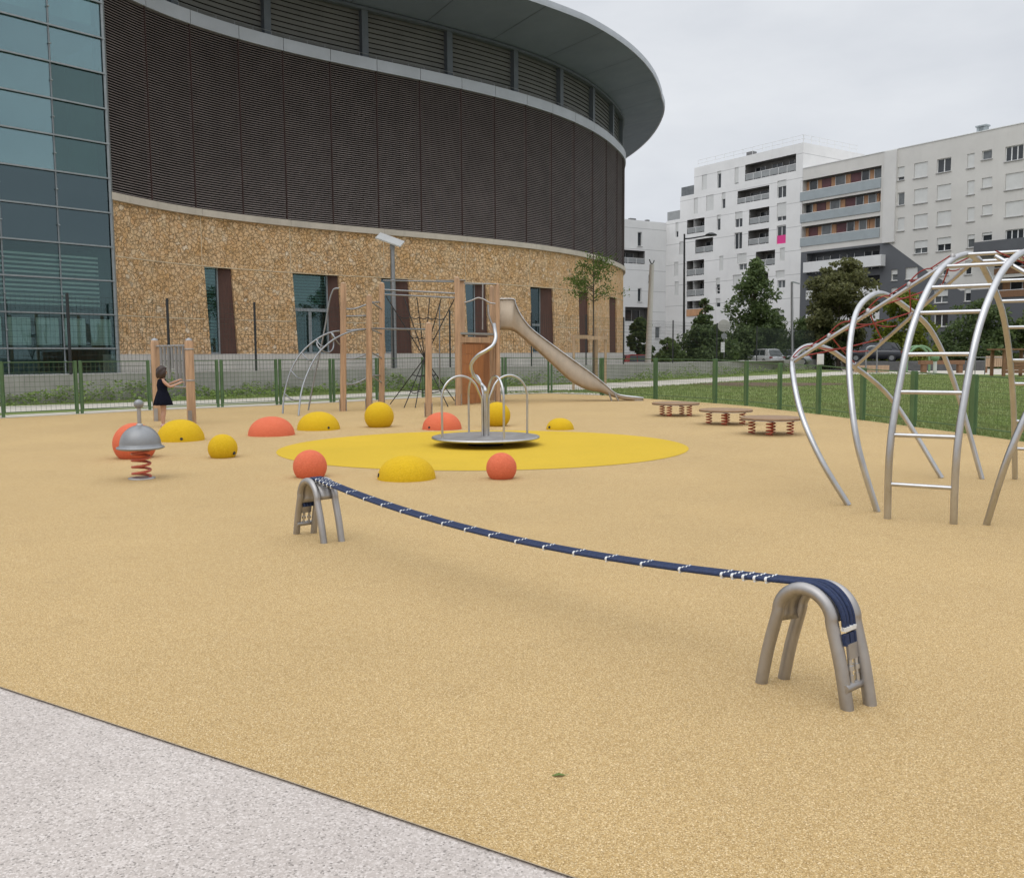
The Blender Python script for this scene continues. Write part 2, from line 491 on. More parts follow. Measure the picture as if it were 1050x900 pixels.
# kerb of pale concrete under the fence
b = MB()
fl = smooth_path(FENCE[:12], 4)
for i in range(len(fl) - 1):
    a, c = fl[i], fl[i + 1]; n = Vector((-(c - a).y, (c - a).x, 0)).normalized()
    b.frame_box(a - n * .1 + Vector((0, 0, -.05)), c - a, n * 1.0, (0, 0, .065))
tag(b.build('kerb', M['pale_path']), kind='structure')
# lawn sheet and path
lawn = [P2(p) for p in FENCE] + [(FENCE[-1].x + 12, FENCE[-1].y - 3), (70, 30), (64, 62), P2(at(1060, 384, 62)), P2(at(880, 380, 74)), P2(at(820, 368, 90)), P2(at(700, 372, 64)), P2(at(600, 372, 50.5)), P2(at(400, 377, 41.8)), P2(at(118, 383, 32.2)), P2(at(-120, 388, 27.5))]
sheet('lawn', M['lawn'], lawn, -.004)
pn = [(-150, 436), (0, 423.5), (250, 413.5), (450, 404.5), (640, 398), (740, 391.5), (840, 386), (890, 383)]
pf = [(-150, 424), (0, 416.8), (250, 408.8), (450, 399.5), (640, 392), (740, 387), (840, 382), (890, 379.5)]
pn = [gnd(*p) for p in pn]; pf = [gnd(*p) for p in pf]
sheet('path', M['pale_path'], [P2(p) for p in smooth_path(pn, 4)] + [P2(p) for p in smooth_path(pf, 4)[::-1]], .003)
sheet('play_yard', M['pale_path'], [P2(at(868, 381, 66)), P2(at(1060, 384, 60)), (60, 60), (90, 110), P2(at(860, 378, 100))], .001)
b = MB()
cs = gnd(792, 394); 
pts = [(cs.x + (3.6 + .5 * math.sin(5 * a)) * math.cos(a), cs.y + (3.0 + .7 * math.cos(3 * a)) * math.sin(a)) for a in np.linspace(0, 2 * PI, 30)[:-1]]
sheet('soil_patch', M['soil'], pts, .006)
# yellow disc
ya, yb = gnd(496, 482.6), gnd(496, 441.6)
yc = (ya + yb) / 2; ry = (yb - ya).length / 2; rx = 422 / 2 / FPX * yc.y * .985
sheet('yellow_rubber_circle', M['rubber_yellow'], [(yc.x + rx * math.cos(a), yc.y + ry * math.sin(a)) for a in np.linspace(0, 2 * PI, 97)[:-1]], .004)


# ------------------------------------------------------------------ grass blades and weeds
def blades(name, pts, hmin, hmax, width, mat, lean=.35):
    n = len(pts); P = np.array(pts)
    a = rng.uniform(0, 2 * PI, n); h = rng.uniform(hmin, hmax, n); w = width * rng.uniform(.6, 1.3, n)
    dx, dy = np.cos(a) * w / 2, np.sin(a) * w / 2
    ln = h * lean * rng.normal(0, 1, n); la = rng.uniform(0, 2 * PI, n)
    V = np.zeros((n * 3, 3))
    V[0::3] = P + np.stack([-dx, -dy, np.zeros(n)], 1); V[1::3] = P + np.stack([dx, dy, np.zeros(n)], 1)
    V[2::3] = P + np.stack([np.cos(la) * ln, np.sin(la) * ln, h], 1)
    return V, np.arange(n * 3).reshape(-1, 3)


def mesh_np(name, V, F, mat, parent=None):
    o0 = origin_of(parent); V = V - np.array(o0)
    me = bpy.data.meshes.new(name); k = F.shape[1]
    me.vertices.add(len(V)); me.vertices.foreach_set('co', V.astype(np.float32).ravel())
    me.loops.add(F.size); me.loops.foreach_set('vertex_index', F.astype(np.int32).ravel())
    me.polygons.add(len(F)); me.polygons.foreach_set('loop_start', np.arange(0, F.size, k, dtype=np.int32))
    me.materials.append(mat); me.update(calc_edges=True)
    o = bpy.data.objects.new(name, me); COL.objects.link(o); o.parent = parent
    return o


def inside(x, y, poly):
    c = False; n = len(poly)
    for i in range(n):
        x1, y1 = poly[i]; x2, y2 = poly[(i + 1) % n]
        if (y1 > y) != (y2 > y) and x < (x2 - x1) * (y - y1) / (y2 - y1) + x1: c = not c
    return c


lawn_poly = [P2(p) for p in FENCE[9:]] + [P2(at(1120, 384, 50)), P2(at(880, 381, 72)), P2(pf[6]), P2(pf[5]), P2(pf[4]), P2(pf[3])]
path_poly = [P2(p) for p in pn] + [P2(p) for p in pf[::-1]]
pts = []
while len(pts) < 52000:
    Y = 13 + 62 * random.random() ** 1.7; X = random.uniform(-1, Y * .62)
    if inside(X, Y, lawn_poly) and not inside(X, Y, path_poly):
        if (X - cs.x) ** 2 / 10 + (Y - cs.y) ** 2 / 8 < 1 and random.random() < .9: continue
        pts.append((X, Y, -.004))
V, F = blades('grass', pts, .03, .10, .03, M['grass'], .6)
tag(mesh_np('grass', V, F, M['grass']), 'short green lawn grass growing behind the green fence', 'grass', kind='stuff')

WALL_PXD = [(-120, 26.8), (0, 29.2), (118, 32.3), (250, 36.5), (400, 41.5), (520, 46), (600, 50), (660, 56), (720, 63), (810, 80), (875, 97)]
WALL = [Vector((at(px, 366, d).x, d, 0)) for px, d in WALL_PXD]
WALL = smooth_path(WALL, 4)
WTOP = .93
# weeds in front of the wall
Vs, Fs, base = [], [], 0
pts = []; hs = []
for i in range(len(WALL) - 1):
    a, c = WALL[i], WALL[i + 1]; L = (c - a).length; d = (c - a) / L; n = Vector((d.y, -d.x, 0))
    if a.x > 22: break
    den = 260 if a.y < 46 else 110
    for k in range(int(L * den)):
        s = random.random() * L; off = .05 + 2.6 * random.random() ** 1.5
        p = a + d * s + n * off
        if inside(p.x, p.y, path_poly): continue
        cl = .5 + .5 * math.sin(p.x * 1.3 + 1.1 * math.sin(p.y * .9)) * math.cos(p.x * .47)
        pts.append((p.x, p.y, 0)); hs.append(cl * (1 - .25 * off))
P = np.array(pts); hs = np.array(hs)
n = len(P); lift = np.maximum(.03, hs * 1.05 * rng.random(n))
P[:, 2] = lift; a = rng.uniform(0, 2 * PI, n); sz = rng.uniform(.035, .085, n); tl = rng.uniform(-.6, .6, n)
u = np.stack([np.cos(a), np.sin(a), tl], 1) * sz[:, None]; w = np.stack([-np.sin(a), np.cos(a), rng.uniform(-.6, .9, n)], 1) * sz[:, None] * .6
V = np.stack([P - u, P - w, P + u, P + w], 1).reshape(-1, 3); F = np.arange(4 * n).reshape(-1, 4)
tag(mesh_np('weeds', V, F, M['weed']), 'patchy green weeds growing along the foot of the low concrete wall', 'weeds', kind='stuff')

# ------------------------------------------------------------------ low wall, terrace
b = MB()
for i in range(len(WALL) - 1):
    a, c = WALL[i], WALL[i + 1]; d = (c - a).normalized(); n = Vector((-d.y, d.x, 0))
    b.frame_box(a + Vector((0, 0, -.1)), c - a, n * .25, (0, 0, WTOP + .1))
o = b.build('retaining_wall', M['wall_concrete'])
tag(o, 'long low grey concrete wall behind the weeds and pale path', 'wall')

# ------------------------------------------------------------------ arena: plan curve
BAND_PX = [(113, -9), (127, 0), (147, 10), (193, 27), (240, 41.5), (287, 53.5), (337, 64.5), (383, 73.5), (428, 82), (470, 91), (507, 99.5), (540, 108), (563, 115), (590, 125), (617, 138.5), (632, 150), (640, 164)]
ZB = 13.7                                             # band underside above the eye
plan = []
for px, py in BAND_PX:
    plan.append(gnd(px, py, ZB + 1.5).xy.to_3d())
for it in range(2):                                   # even out the reading
    q = [p.copy() for p in plan]
    for i in range(1, len(plan) - 1): q[i] = plan[i] * .5 + (plan[i - 1] + plan[i + 1]) * .25
    q[0] = plan[0]; plan = q
d0 = (plan[0] - plan[2]).normalized(); plan = [plan[0] + d0 * 2.0] + plan
tdir = (plan[-1] - plan[-3]).normalized(); ang = math.atan2(tdir.y, tdir.x); p = plan[-1].copy(); ang = max(ang, R(76))
ang = max(ang, R(81))
while ang < R(186):
    ang += R(3.2) if ang < R(118) else R(6.5); p = p + Vector((math.cos(ang), math.sin(ang), 0)) * 2.6; plan.append(p.copy())
PC = smooth_path(plan, 12)
# resample by arc length
def resample(P, step):
    out = [P[0]]; acc = 0
    for i in range(1, len(P)):
        seg = (P[i] - P[i - 1]).length; pos = 0
        while acc + seg - pos >= step:
            pos += step - acc; acc = 0; out.append(P[i - 1].lerp(P[i], pos / seg))
        acc += seg - pos
    return out
STEP = .25
PC = resample(PC, STEP)
for it in range(6):
    q = [p.copy() for p in PC]
    for i in range(3, len(PC) - 3): q[i] = (PC[i - 3] + PC[i - 2] + PC[i - 1] + PC[i] + PC[i + 1] + PC[i + 2] + PC[i + 3]) / 7
    PC = q
PC = resample(PC, STEP); NP = len(PC); LEN = (NP - 1) * STEP
TN = [(PC[min(i + 2, NP - 1)] - PC[max(i - 2, 0)]).normalized() for i in range(NP)]
NO = [Vector((t.y, -t.x, 0)) for t in TN]             # outward

def pc(s, off=0.0, z=0.0):
    s = max(0.0, min(LEN - 1e-6, s)); i = int(s / STEP); f = s / STEP - i
    j = min(i + 1, NP - 1)
    p = PC[i].lerp(PC[j], f) + NO[i].lerp(NO[j], f) * off
    return Vector((p.x, p.y, z))

def s_at(px, py):
    d = ray(px, py); best = None
    for i in range(NP - 1):
        a = d.x * PC[i].y - d.y * PC[i].x; c = d.x * PC[i + 1].y - d.y * PC[i + 1].x
        if a == 0 or (a < 0) != (c < 0):
            return (i + abs(a) / (abs(a) + abs(c))) * STEP
    return None

def strip(b, s0, s1, z0, z1, off0, off1=None, step=.5, thick=None, closed=True):
    """curved wall strip standing proud by off; a closed band when thick is given"""
    off1 = off0 if off1 is None else off1
    n = max(1, int(math.ceil((s1 - s0) / step)))
    ss = [s0 + (s1 - s0) * k / n for k in range(n + 1)]
    if thick is None:
        vs = [pc(s, off0, z0) for s in ss] + [pc(s, off1, z1) for s in ss]
        b.add(vs, [(k, k + 1, k + 2 + n, k + 1 + n) for k in range(n)], True)
    else:
        m = n + 1
        vs = [pc(s, off0, z0) for s in ss] + [pc(s, off1, z1) for s in ss] + [pc(s, off1 - thick, z1) for s in ss] + [pc(s, off0 - thick, z0) for s in ss]
        fs = []
        for k in range(n):
            for r in range(4):
                r2 = (r + 1) % 4
                fs.append((r * m + k, r * m + k + 1, r2 * m + k + 1, r2 * m + k))
        fs += [(0, m, 2 * m, 3 * m), (n, 3 * m + n, 2 * m + n, m + n)]
        b.add(vs, fs)
    return b

zA = lambda v: 1.5 + v * 1.0
ZW0, ZW1 = 1.62, 5.36                                  # window foot and head
ZC0, ZC1 = 7.44, 7.72                                  # cap
ZL0, ZL1 = 7.75, 15.2                                  # louvre field
ZK1 = 15.75                                            # band top
ZS = 18.1                                              # soffit at the wall
arena = thing('arena_building', 'round arena with stone base, brown louvres and a wide overhanging grey roof', 'arena', (PC[60].x, PC[60].y, 0))
sJ = s_at(113.6, 250)                                    # where the stone meets the glass block
sE = LEN
WPX = [(213, 241), (303, 349.5), (393, 421), (478.5, 500), (545, 568), (594, 604), (625, 632.5)]
wins = [(s_at(a, 320), s_at(c, 320)) for a, c in WPX]
LEAN = .16
# stone piers, head course
b = MB()
def pier(s0, s1, l0, l1):
    """stone pier between two openings, its jambs leaning"""
    n = max(1, int((s1 - s0) / .5)); rows = 4
    vs, fs = [], []
    for r in range(rows + 1):
        f = r / rows; z = ZW0 + (ZW1 - ZW0) * f
        a0 = s0 + l0 * (1 - 2 * f); a1 = s1 + l1 * (1 - 2 * f)
        for k in range(n + 1): vs.append(pc(a0 + (a1 - a0) * k / n, 0, z))
    for r in range(rows):
        for k in range(n):
            i = r * (n + 1) + k; fs.append((i, i + 1, i + n + 2, i + n + 1))
    b.add(vs, fs, True)
cur = sJ; l0 = 0
for (a, c) in wins:
    pier(cur, a, l0, LEAN * .6); cur = c; l0 = LEAN * .6
pier(cur, sE, l0, 0)
strip(b, sJ, sE, ZW1, ZC0, 0)
# jamb reveals
for (a, c) in wins:
    for s in (a, c):
        l = LEAN * .6
        q = [pc(s + l, 0, ZW0), pc(s - l, 0, ZW1), pc(s - l, -.55, ZW1), pc(s + l, -.55, ZW0)]
        b.add(q, [(0, 1, 2, 3) if s == a else (3, 2, 1, 0)])
    b.add([pc(a - LEAN * .6, 0, ZW1), pc(c - LEAN * .6, 0, ZW1), pc(c - LEAN * .6, -.55, ZW1), pc(a - LEAN * .6, -.55, ZW1)], [(0, 1, 2, 3)])
stone = b.build('stone_wall', M['stone'], arena)
# open joints of the stone panels, a little proud
b = MB()
strip(b, sJ, sE, ZW1 - .025, ZW1 + .02, .012, thick=.02)
segs = [sJ] + [x for w in wins for x in (w[0] - .12, w[1] + .12)] + [sE]
for i in range(0, len(segs), 2): strip(b, segs[i] + .05, segs[i + 1] - .05, 3.09, 3.135, .012, thick=.02)
jx = [206, 297, 393, 477, 543, 590]
for px in jx:
    s = s_at(px, 240); q = [pc(s - .018, .012, ZW1 + .02), pc(s + .018, .012, ZW1 + .02), pc(s + .018, .012, ZC0 - .002), pc(s - .018, .012, ZC0 - .002)]
    b.slab(q, NO[int(s / STEP)] * -.02)
b.build('panel_joint', M['stone_joint'], stone)
b = MB(); strip(b, sJ, sE, .90, ZW0 - .004, .06, thick=.7); b.build('plinth', M['plinth'], arena)
b = MB()
cs_ = [sJ] + [s_at(px, 240) for px in jx] + [s_at(618, 250)]
cs_ = cs_ + [cs_[-1] + 4.3 * k for k in range(1, 6)] + [sE]
for i in range(len(cs_) - 1): strip(b, cs_[i] + .008, cs_[i + 1] - .008, ZC0, ZC1, .16, thick=.5)
b.build('cap_course', M['cap_stone'], arena)
# windows
for k, (a, c) in enumerate(wins):
    l = LEAN * .6; w = c - a
    fr = MB()
    gs = a + (w * .60 if k not in (1,) else w * .80)    # glass up to here, brown reveal panel beyond
    if k >= 5: gs = a + w * .12
    dep = -.42
    def quad(s0, s1, z0, z1, off, l0=0, l1=0):
        return [pc(s0, off, z0), pc(s1, off, z0), pc(s1, off, z1), pc(s0, off, z1)]
    nn = NO[int(a / STEP)]
    win = MB()
    win.slab(quad(a - .2, a + .07, ZW0, ZW1, dep + .05), nn * -.09)
    win.slab(quad(gs - .07, gs, ZW0, ZW1, dep + .05), nn * -.09)
    win.slab(quad(a + .07, gs - .07, ZW0, ZW0 + .08, dep + .05), nn * -.09)
    if k == 1:
        win.slab(quad(a + .07, gs - .07, ZW1 - 1.75, ZW1 - 1.60, dep + .05), nn * -.09)
        win.slab(quad(a + .07 + (gs - a) * .42, a + .22 + (gs - a) * .42, ZW0 + .08, ZW1 - 1.75, dep + .05), nn * -.09)
    elif k == 4:
        win.slab(quad(a + .07, gs - .07, ZW0 + 1.55, ZW0 + 1.66, dep + .05), nn * -.09)
    wo = win.build('window' if k != 1 else 'door', M['alu'], arena)
    MB().slab(quad(a + .0, gs, ZW0, ZW1, dep), nn * -.01).build('pane', M['glass_win'] if k in (0, 1, 4) else M['glass_dark'], wo)
    q = [pc(gs, dep + .06, ZW0), pc(c + l, -.10, ZW0), pc(c - l, -.10, ZW1), pc(gs, dep + .06, ZW1)]
    MB().slab(q, nn * -.12).build('reveal_panel', M['brown_reveal'], wo)
    bk = MB(); bk.slab(quad(a - .3, c + .3, ZW0 - .1, ZW1 + .1, -1.6), nn * -.05)
    bk.build('dark_interior', M['room'], wo)
    if k in (0, 1, 4):
        bl = MB()
        zt, zb = (ZW1 - .05, ZW1 - 1.55) if k == 1 else (ZW1 - .05, ZW0 + (.2 if k == 0 else 1.9))
        for j in range(int((zt - zb) / .14)):
            bl.slab(quad(a + .05, gs - .05, zt - j * .14 - .075, zt - j * .14, dep - .12), nn * -.02)
        bl.build('blind', M['blind'], wo)
# louvre field: panels of real slats between rails
JP = [(153, 150), (198, 150), (247, 150), (292, 150), (340, 160), (387, 160), (431, 160), (473, 170), (507, 170), (539, 180), (565, 180), (588, 190), (607, 200), (621, 210), (632, 210)]
js = [s_at(*p) for p in JP]
js = [sJ] + js
while js[-1] + 2.4 < sE: js.append(js[-1] + 2.4)
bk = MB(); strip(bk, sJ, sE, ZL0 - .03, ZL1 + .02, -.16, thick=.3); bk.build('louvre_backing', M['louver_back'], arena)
NSL = 76; pit = (ZL1 - ZL0) / NSL
for i in range(len(js) - 1):
    b = MB(); s0, s1 = js[i] + .035, js[i + 1] - .035
    n = max(2, round((s1 - s0) / .40)); dz = random.uniform(-.01, .01); w_ = (s1 - s0) / n
    for r in range(NSL):
        z = ZL0 + (r + .5) * pit + dz; o_ = 0 if r % 2 else .5
        for k in range(n + (1 if o_ else 0)):
            sa, sb_ = max(s0, s0 + (k - o_) * w_ + .010), min(s1, s0 + (k + 1 - o_) * w_ - .010)
            if sb_ - sa < .05: continue
            vs = []
            for s in (sa, (sa + sb_) / 2, sb_):
                vs += [pc(s, .05, z - .025), pc(s, .035, z + .009), pc(s, -.08, z + .04), pc(s, -.08, z + .026)]
            b.add(vs, [(q, 4 + q, 4 + (q + 1) % 4, (q + 1) % 4) for q in range(4)] + [(4 + q, 8 + q, 8 + (q + 1) % 4, 4 + (q + 1) % 4) for q in range(4)] + [(3, 2, 1, 0), (8, 9, 10, 11)])
    p_ = b.build('louvre_panel', M['louver'], arena)
    s = js[i]
    MB().slab([pc(s - .016, .07, ZL0), pc(s + .016, .07, ZL0), pc(s + .016, .07, ZL1 - .004), pc(s - .016, .07, ZL1 - .004)], NO[int(s / STEP)] * -.2).build('panel_rail', M['louver_rail'], p_)
# zinc band in segments
b = MB()
for i in range(len(js) - 1): strip(b, js[i] + .012, js[i + 1] - .012, ZL1, ZK1, .14, thick=.8)
b.build('metal_band', M['band'], arena)
b = MB()
n = int(sE / .9)
for i in range(int(sJ / .9) + 1, n):                    # small rail along the band
    b.beam(pc(i * .9, .08, ZK1), pc(i * .9, .08, ZK1 + .17), .02)
b.tube([pc(i * .9, .08, ZK1 + .17) for i in range(n) if i * .9 > sJ], .012, 5)
b.build('band_rail', M['galv'], arena)
# clerestory
COLPX = [(180, 5), (275, 20), (375, 35), (462, 55), (530, 75), (577, 95), (610, 115), (630, 132)]
cl = [s_at(*p) for p in COLPX]
cl = [sJ] + cl
while cl[-1] + 4 < sE: cl.append(cl[-1] + 4.0)
for i in range(len(cl) - 1):
    b = MB(); z = ZK1 - .05
    while z < ZS - .02:
        strip(b, cl[i] + .16, cl[i + 1] - .16, z, min(z + .205, ZS + .03), -.30, -.36, thick=.03); z += .235
    p_ = b.build('slat_shutter', M['shutter'], arena)
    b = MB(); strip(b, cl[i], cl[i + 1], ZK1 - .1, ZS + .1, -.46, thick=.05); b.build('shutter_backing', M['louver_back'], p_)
for s in cl[1:]:
    b = MB(); b.slab([pc(s - .17, -.05, ZK1 - .02), pc(s + .17, -.05, ZK1 - .02), pc(s + .17, -.05, ZS + .05), pc(s - .17, -.05, ZS + .05)], NO[int(min(s / STEP, NP - 1))] * -.35)
    b.build('column', M['col_grey'], arena)
b = MB(); strip(b, sJ, sE, ZS - .12, ZS + .02, .02, thick=.3); b.build('head_beam', M['col_grey'], arena)
# roof: soffit panels with joints, fascia, top
ZE = 18.75
sq0, sq1 = s_at(540, 100), s_at(636, 150)
def ROVf(s): return 4.15 - 1.3 * max(0, min(1, (s - sq0) / (sq1 - sq0)))
rj = [sJ]
while rj[-1] < sE - 2: rj.append(rj[-1] + 4.2)
rj.append(sE)
def brim(b, s0, s1, inner, outer, z0, z1, thick=0.0, step=.5):
    n = max(1, int((s1 - s0) / step)); ss = [s0 + (s1 - s0) * k / n for k in range(n + 1)]
    vs = [pc(s, inner(s), z0) for s in ss] + [pc(s, outer(s), z1) for s in ss]
    b.add(vs, [(k, k + 1, k + 2 + n, k + 1 + n) for k in range(n)], True)
b = MB()
for i in range(len(rj) - 1): brim(b, rj[i] + .02, rj[i + 1] - .02, lambda s: -.5, lambda s: ROVf(s) - .02, ZS, ZE)
roof = b.build('roof', M['soffit'], arena)
b = MB(); brim(b, sJ, sE, lambda s: -.5, lambda s: ROVf(s) - .05, ZS + .03, ZE + .03); b.build('soffit_joint', M['col_grey'], roof)
b = MB(); n = int((sE - sJ) / .4); ss = [sJ + (sE - sJ) * k / n for k in range(n + 1)]
prof_ = ((0, -.05), (.02, .10), (.03, .26), (-.10, .30), (-.12, .0))
vs = [pc(s, ROVf(s) + dx, ZE + dz) for dx, dz in prof_ for s in ss]; m = n + 1
b.add(vs, [(r * m + k, r * m + k + 1, ((r + 1) % 5) * m + k + 1, ((r + 1) % 5) * m + k) for r in range(5) for k in range(n)], False)
b.build('fascia', M['fascia'], roof)
b = MB(); poly = [pc(s, ROVf(s) - .1, ZE + .29) for s in np.arange(sJ, sE, .6)]
poly += [Vector((-24, 70, ZE + .29)), Vector((-26, 52, ZE + .29))]
b.add(poly, [tuple(range(len(poly)))]); b.build('roof_deck', M['roof_dark'], roof)
# terrace between wall and arena
poly = [P2(w) for w in WALL if w.x < 9] + [P2(pc(s)) for s in np.arange(LEN * .55, 0, -1.0)] + [(-24, 26.5)]
poly = [P2(w + Vector((.0, .24, 0))) for w in WALL if w.y < 70]
poly += [(WALL[-1].x - 12, 78), (2, 95), (-30, 60), (-40, 35)]
o = MB().sheet(poly, WTOP - .02).build('terrace', M['terrace']); tag(o, kind='structure')

# ------------------------------------------------------------------ glass block
J = pc(sJ, .05)
gd = Vector((.658, .753, 0)); gn = Vector((gd.y, -gd.x, 0))
gb = thing('glass_building', 'teal glass entrance block with pale horizontal rails beside the stone wall', 'building', (J.x, J.y, 0))
def gp(t, z, off=0.0): return Vector((J.x - gd.x * t + gn.x * off, J.y - gd.y * t + gn.y * off, z))
def t_at(px, py):
    p = onplane(px, py, J, gn); return (J - p).dot(gd)
tm = t_at(57, 180); pw = tm
zs = [.9, 1.84]
while zs[-1] < 16: zs.append(zs[-1] + 1.272)
NPAN = 5
#print('GLASS', J, tm, t_at(0, 180))
def rowkind(r, k):
    if r in (4, 5): return 'glass_dark'
    if r in (6, 7, 8) and k == 0: return 'glass_green'
    if r <= 3: return 'glass_clear'
    return 'glass_teal'
for k in range(NPAN):
    for r in range(len(zs) - 1):
        q = [gp((k + 1) * pw - .012, zs[r] + .02), gp(k * pw + .012, zs[r] + .02), gp(k * pw + .012, zs[r + 1] - .02), gp((k + 1) * pw - .012, zs[r + 1] - .02)]
        MB().slab(q, gn * -.02).build('glass_pane', M[rowkind(r, k)], gb)
b = MB()
for z in zs[1:]: b.beam(gp(NPAN * pw, z, .09), gp(-.05, z, .09), .036, .055)
b.build('rail', M['alu_light'], gb)
b = MB()
for k in range(1, NPAN + 1): b.beam(gp(k * pw, .9, .02), gp(k * pw, zs[-1], .02), .035, .05)
mul_ = b.build('mullion', M['alu'], gb)
b = MB()
for k in range(1, NPAN + 1):
    for r in range(len(zs) - 1): b.lathe(gp(k * pw, (zs[r] + zs[r + 1]) / 2 - .03, .07), [(.0, 0), (.045, .01), (.045, .05), (0, .06)], 8)
b.build('clamp', M['alu_light'], mul_)
MB().beam(gp(-.02, .9, .05), gp(-.02, zs[-1], .05), .09, .12).build('corner_post', M['alu_light'], gb)
b = MB(); b.frame_box(gp(NPAN * pw, -.1, -.05), gd * NPAN * pw, gn * -.4, (0, 0, .98)); b.build('base', M['plinth'], gb)
# interior
b = MB()
b.frame_box(gp(NPAN * pw, .9, -4.0), gd * (NPAN * pw + 1.5), gn * -.1, (0, 0, 17)); b.frame_box(gp(-.3, .9, -.5), gd * .1, gn * -3.6, (0, 0, 17)); b.build('inner_wall', M['room'], gb)
b = MB()
for z0, z1 in ((zs[4] + .05, zs[6] - .1), (zs[10], zs[10] + .5)): b = MB(); b.frame_box(gp(NPAN * pw, z0, -.35), gd * NPAN * pw, gn * -3.6, (0, 0, z1 - z0)); b.build('floor_slab', M['room_slab'], gb)
b = MB()
for z0, z1 in ((zs[2] + .3, zs[4] - .25),):
    n = int((z1 - z0) / .16)
    for j in range(n): b.frame_box(gp(NPAN * pw, z0 + j * .16, -.14), gd * (NPAN * pw - .5), gn * -.03, (0, 0, .07))
b.build('blind', M['blind'], gb)
b = MB()
for k in range(NPAN):
    for h in (0, 1): b.frame_box(gp(k * pw + pw * .5 * h + pw * .46, zs[1] + .12, -.12), gd * pw * .40, gn * -.04, (0, 0, .98))
b.build('inner_panel', M['blind'], gb)
# ------------------------------------------------------------------ tall mesh fence on the low wall
tf = thing('wall_fence', 'tall dark mesh fence with black posts standing on the low concrete wall', 'fence', (WALL[8].x, WALL[8].y, 0))
b = MB(); wl = [p + Vector((0, 0, WTOP)) for p in WALL]
cum = [0]
for i in range(1, len(wl)): cum.append(cum[-1] + (wl[i] - wl[i - 1]).length)
def wall_at(s):
    for i in range(1, len(wl)):
        if s <= cum[i]: return wl[i - 1].lerp(wl[i], (s - cum[i - 1]) / (cum[i] - cum[i - 1]))
    return wl[-1]
def wall_s(px):
    d = ray(px, 366)
    for i in range(1, len(wl)):
        a = d.x * wl[i - 1].y - d.y * wl[i - 1].x; c = d.x * wl[i].y - d.y * wl[i].x
        if (a < 0) != (c < 0): return cum[i - 1] + (cum[i] - cum[i - 1]) * abs(a) / (abs(a) + abs(c))
HF = 2.75
tin = Vector((0, .06, 0))
posts = [wall_s(px) for px in (-30, 71, 173, 262, 403.5, 461.5, 545, 601, 639.5, 690, 735, 776, 814, 848)]
posts = [p for p in posts if p]
for s in posts:
    p = wall_at(s); MB().box(p + tin + Vector((0, 0, HF / 2)), (.075, .075, HF)).build('fence_post', M['dark_steel'], tf)
for i in range(len(posts) - 1):
    b = MB(); s0, s1 = posts[i], posts[i + 1]; dark = wall_at(s0).x > 17.5
    n = int((s1 - s0) / (.15 if not dark else .12))
    for k in range(1, n):
        p = wall_at(s0 + (s1 - s0) * k / n) + tin
        w = .0065 if not dark else .016
        b.add([p + Vector((-w / 2, 0, .03)), p + Vector((w / 2, 0, .03)), p + Vector((w / 2, 0, HF - .1)), p + Vector((-w / 2, 0, HF - .1)), p + Vector((0, w / 2, .03)), p + Vector((0, -w / 2, .03)), p + Vector((0, -w / 2, HF - .1)), p + Vector((0, w / 2, HF - .1))], [(0, 1, 2, 3), (4, 5, 6, 7)])
    for k in range(14):
        z = .05 + k * (HF - .15) / 13
        a, c = wall_at(s0) + tin, wall_at(s1) + tin
        b.beam(a + Vector((0, 0, z)), c + Vector((0, 0, z)), .007)
    b.build('mesh_panel', M['wire_dark'], tf)

# ------------------------------------------------------------------ green playground fence
gf = thing('playground_fence', 'waist high green mesh fence with green posts round the playground', 'fence', FENCE[8])
FH = [1.42, 1.42, 1.42, 1.42, 1.42, 1.42, 1.42, 1.43, 1.45, 1.42, 1.40, 1.38, 1.37, 1.35, 1.30, 1.25, 1.22, 1.17, 1.13, 1.10, 1.08]
for i, p in enumerate(FENCE):
    d = ((FENCE[min(i + 1, 20)] - FENCE[max(i - 1, 0)])).normalized(); ang = math.atan2(d.y, d.x); h = FH[i]
    if i < 13:
        for sgn in (-1, 1):
            b = MB(); b.box(p + d * .062 * sgn + Vector((0, 0, h / 2 - .1)), (.07, .06, h + .2), ang); b.build('fence_post', M['green_paint'], gf, bevel=.006)
    else:
        b = MB(); b.box(p + Vector((0, 0, h / 2 - .1)), (.13, .07, h + .2), ang); b.build('fence_post', M['green_paint'], gf, bevel=.006)
for i in range(20):
    a, c = FENCE[i], FENCE[i + 1]; d = (c - a).normalized(); h0, h1 = FH[i] - .03, FH[i + 1] - .03
    a = a + d * .11; c = c - d * .11; L = (c - a).length; n = int(L / .115)
    fr = MB()
    fr.beam(a + Vector((0, 0, h0)), c + Vector((0, 0, h1)), .022); fr.beam(a + Vector((0, 0, .13)), c + Vector((0, 0, .13)), .022)
    for q, hh_ in ((a, h0), (c, h1)): fr.beam(q + Vector((0, 0, .12)), q + Vector((0, 0, hh_ + .01)), .02)
    fo = fr.build('mesh_panel', M['green_paint'], gf)
    b = MB(); nn = Vector((-d.y, d.x, 0)); w = .007 if i < 12 else .0055
    for k in range(n + 1):
        f = k / n; p = a + (c - a) * f; z1 = h0 + (h1 - h0) * f
        b.add([p - d * w / 2 + Vector((0, 0, .13)), p + d * w / 2 + Vector((0, 0, .13)), p + d * w / 2 + Vector((0, 0, z1)), p - d * w / 2 + Vector((0, 0, z1))], [(0, 1, 2, 3)])
    for k in range(1, 10):
        z = .13 + (h0 - .13) * k / 10; z2 = .13 + (h1 - .13) * k / 10
        b.add([a + Vector((0, 0, z - w / 2)), c + Vector((0, 0, z2 - w / 2)), c + Vector((0, 0, z2 + w / 2)), a + Vector((0, 0, z + w / 2))], [(0, 1, 2, 3)])
    b.build('wire', M['green_wire'], fo)
p = FENCE[16]
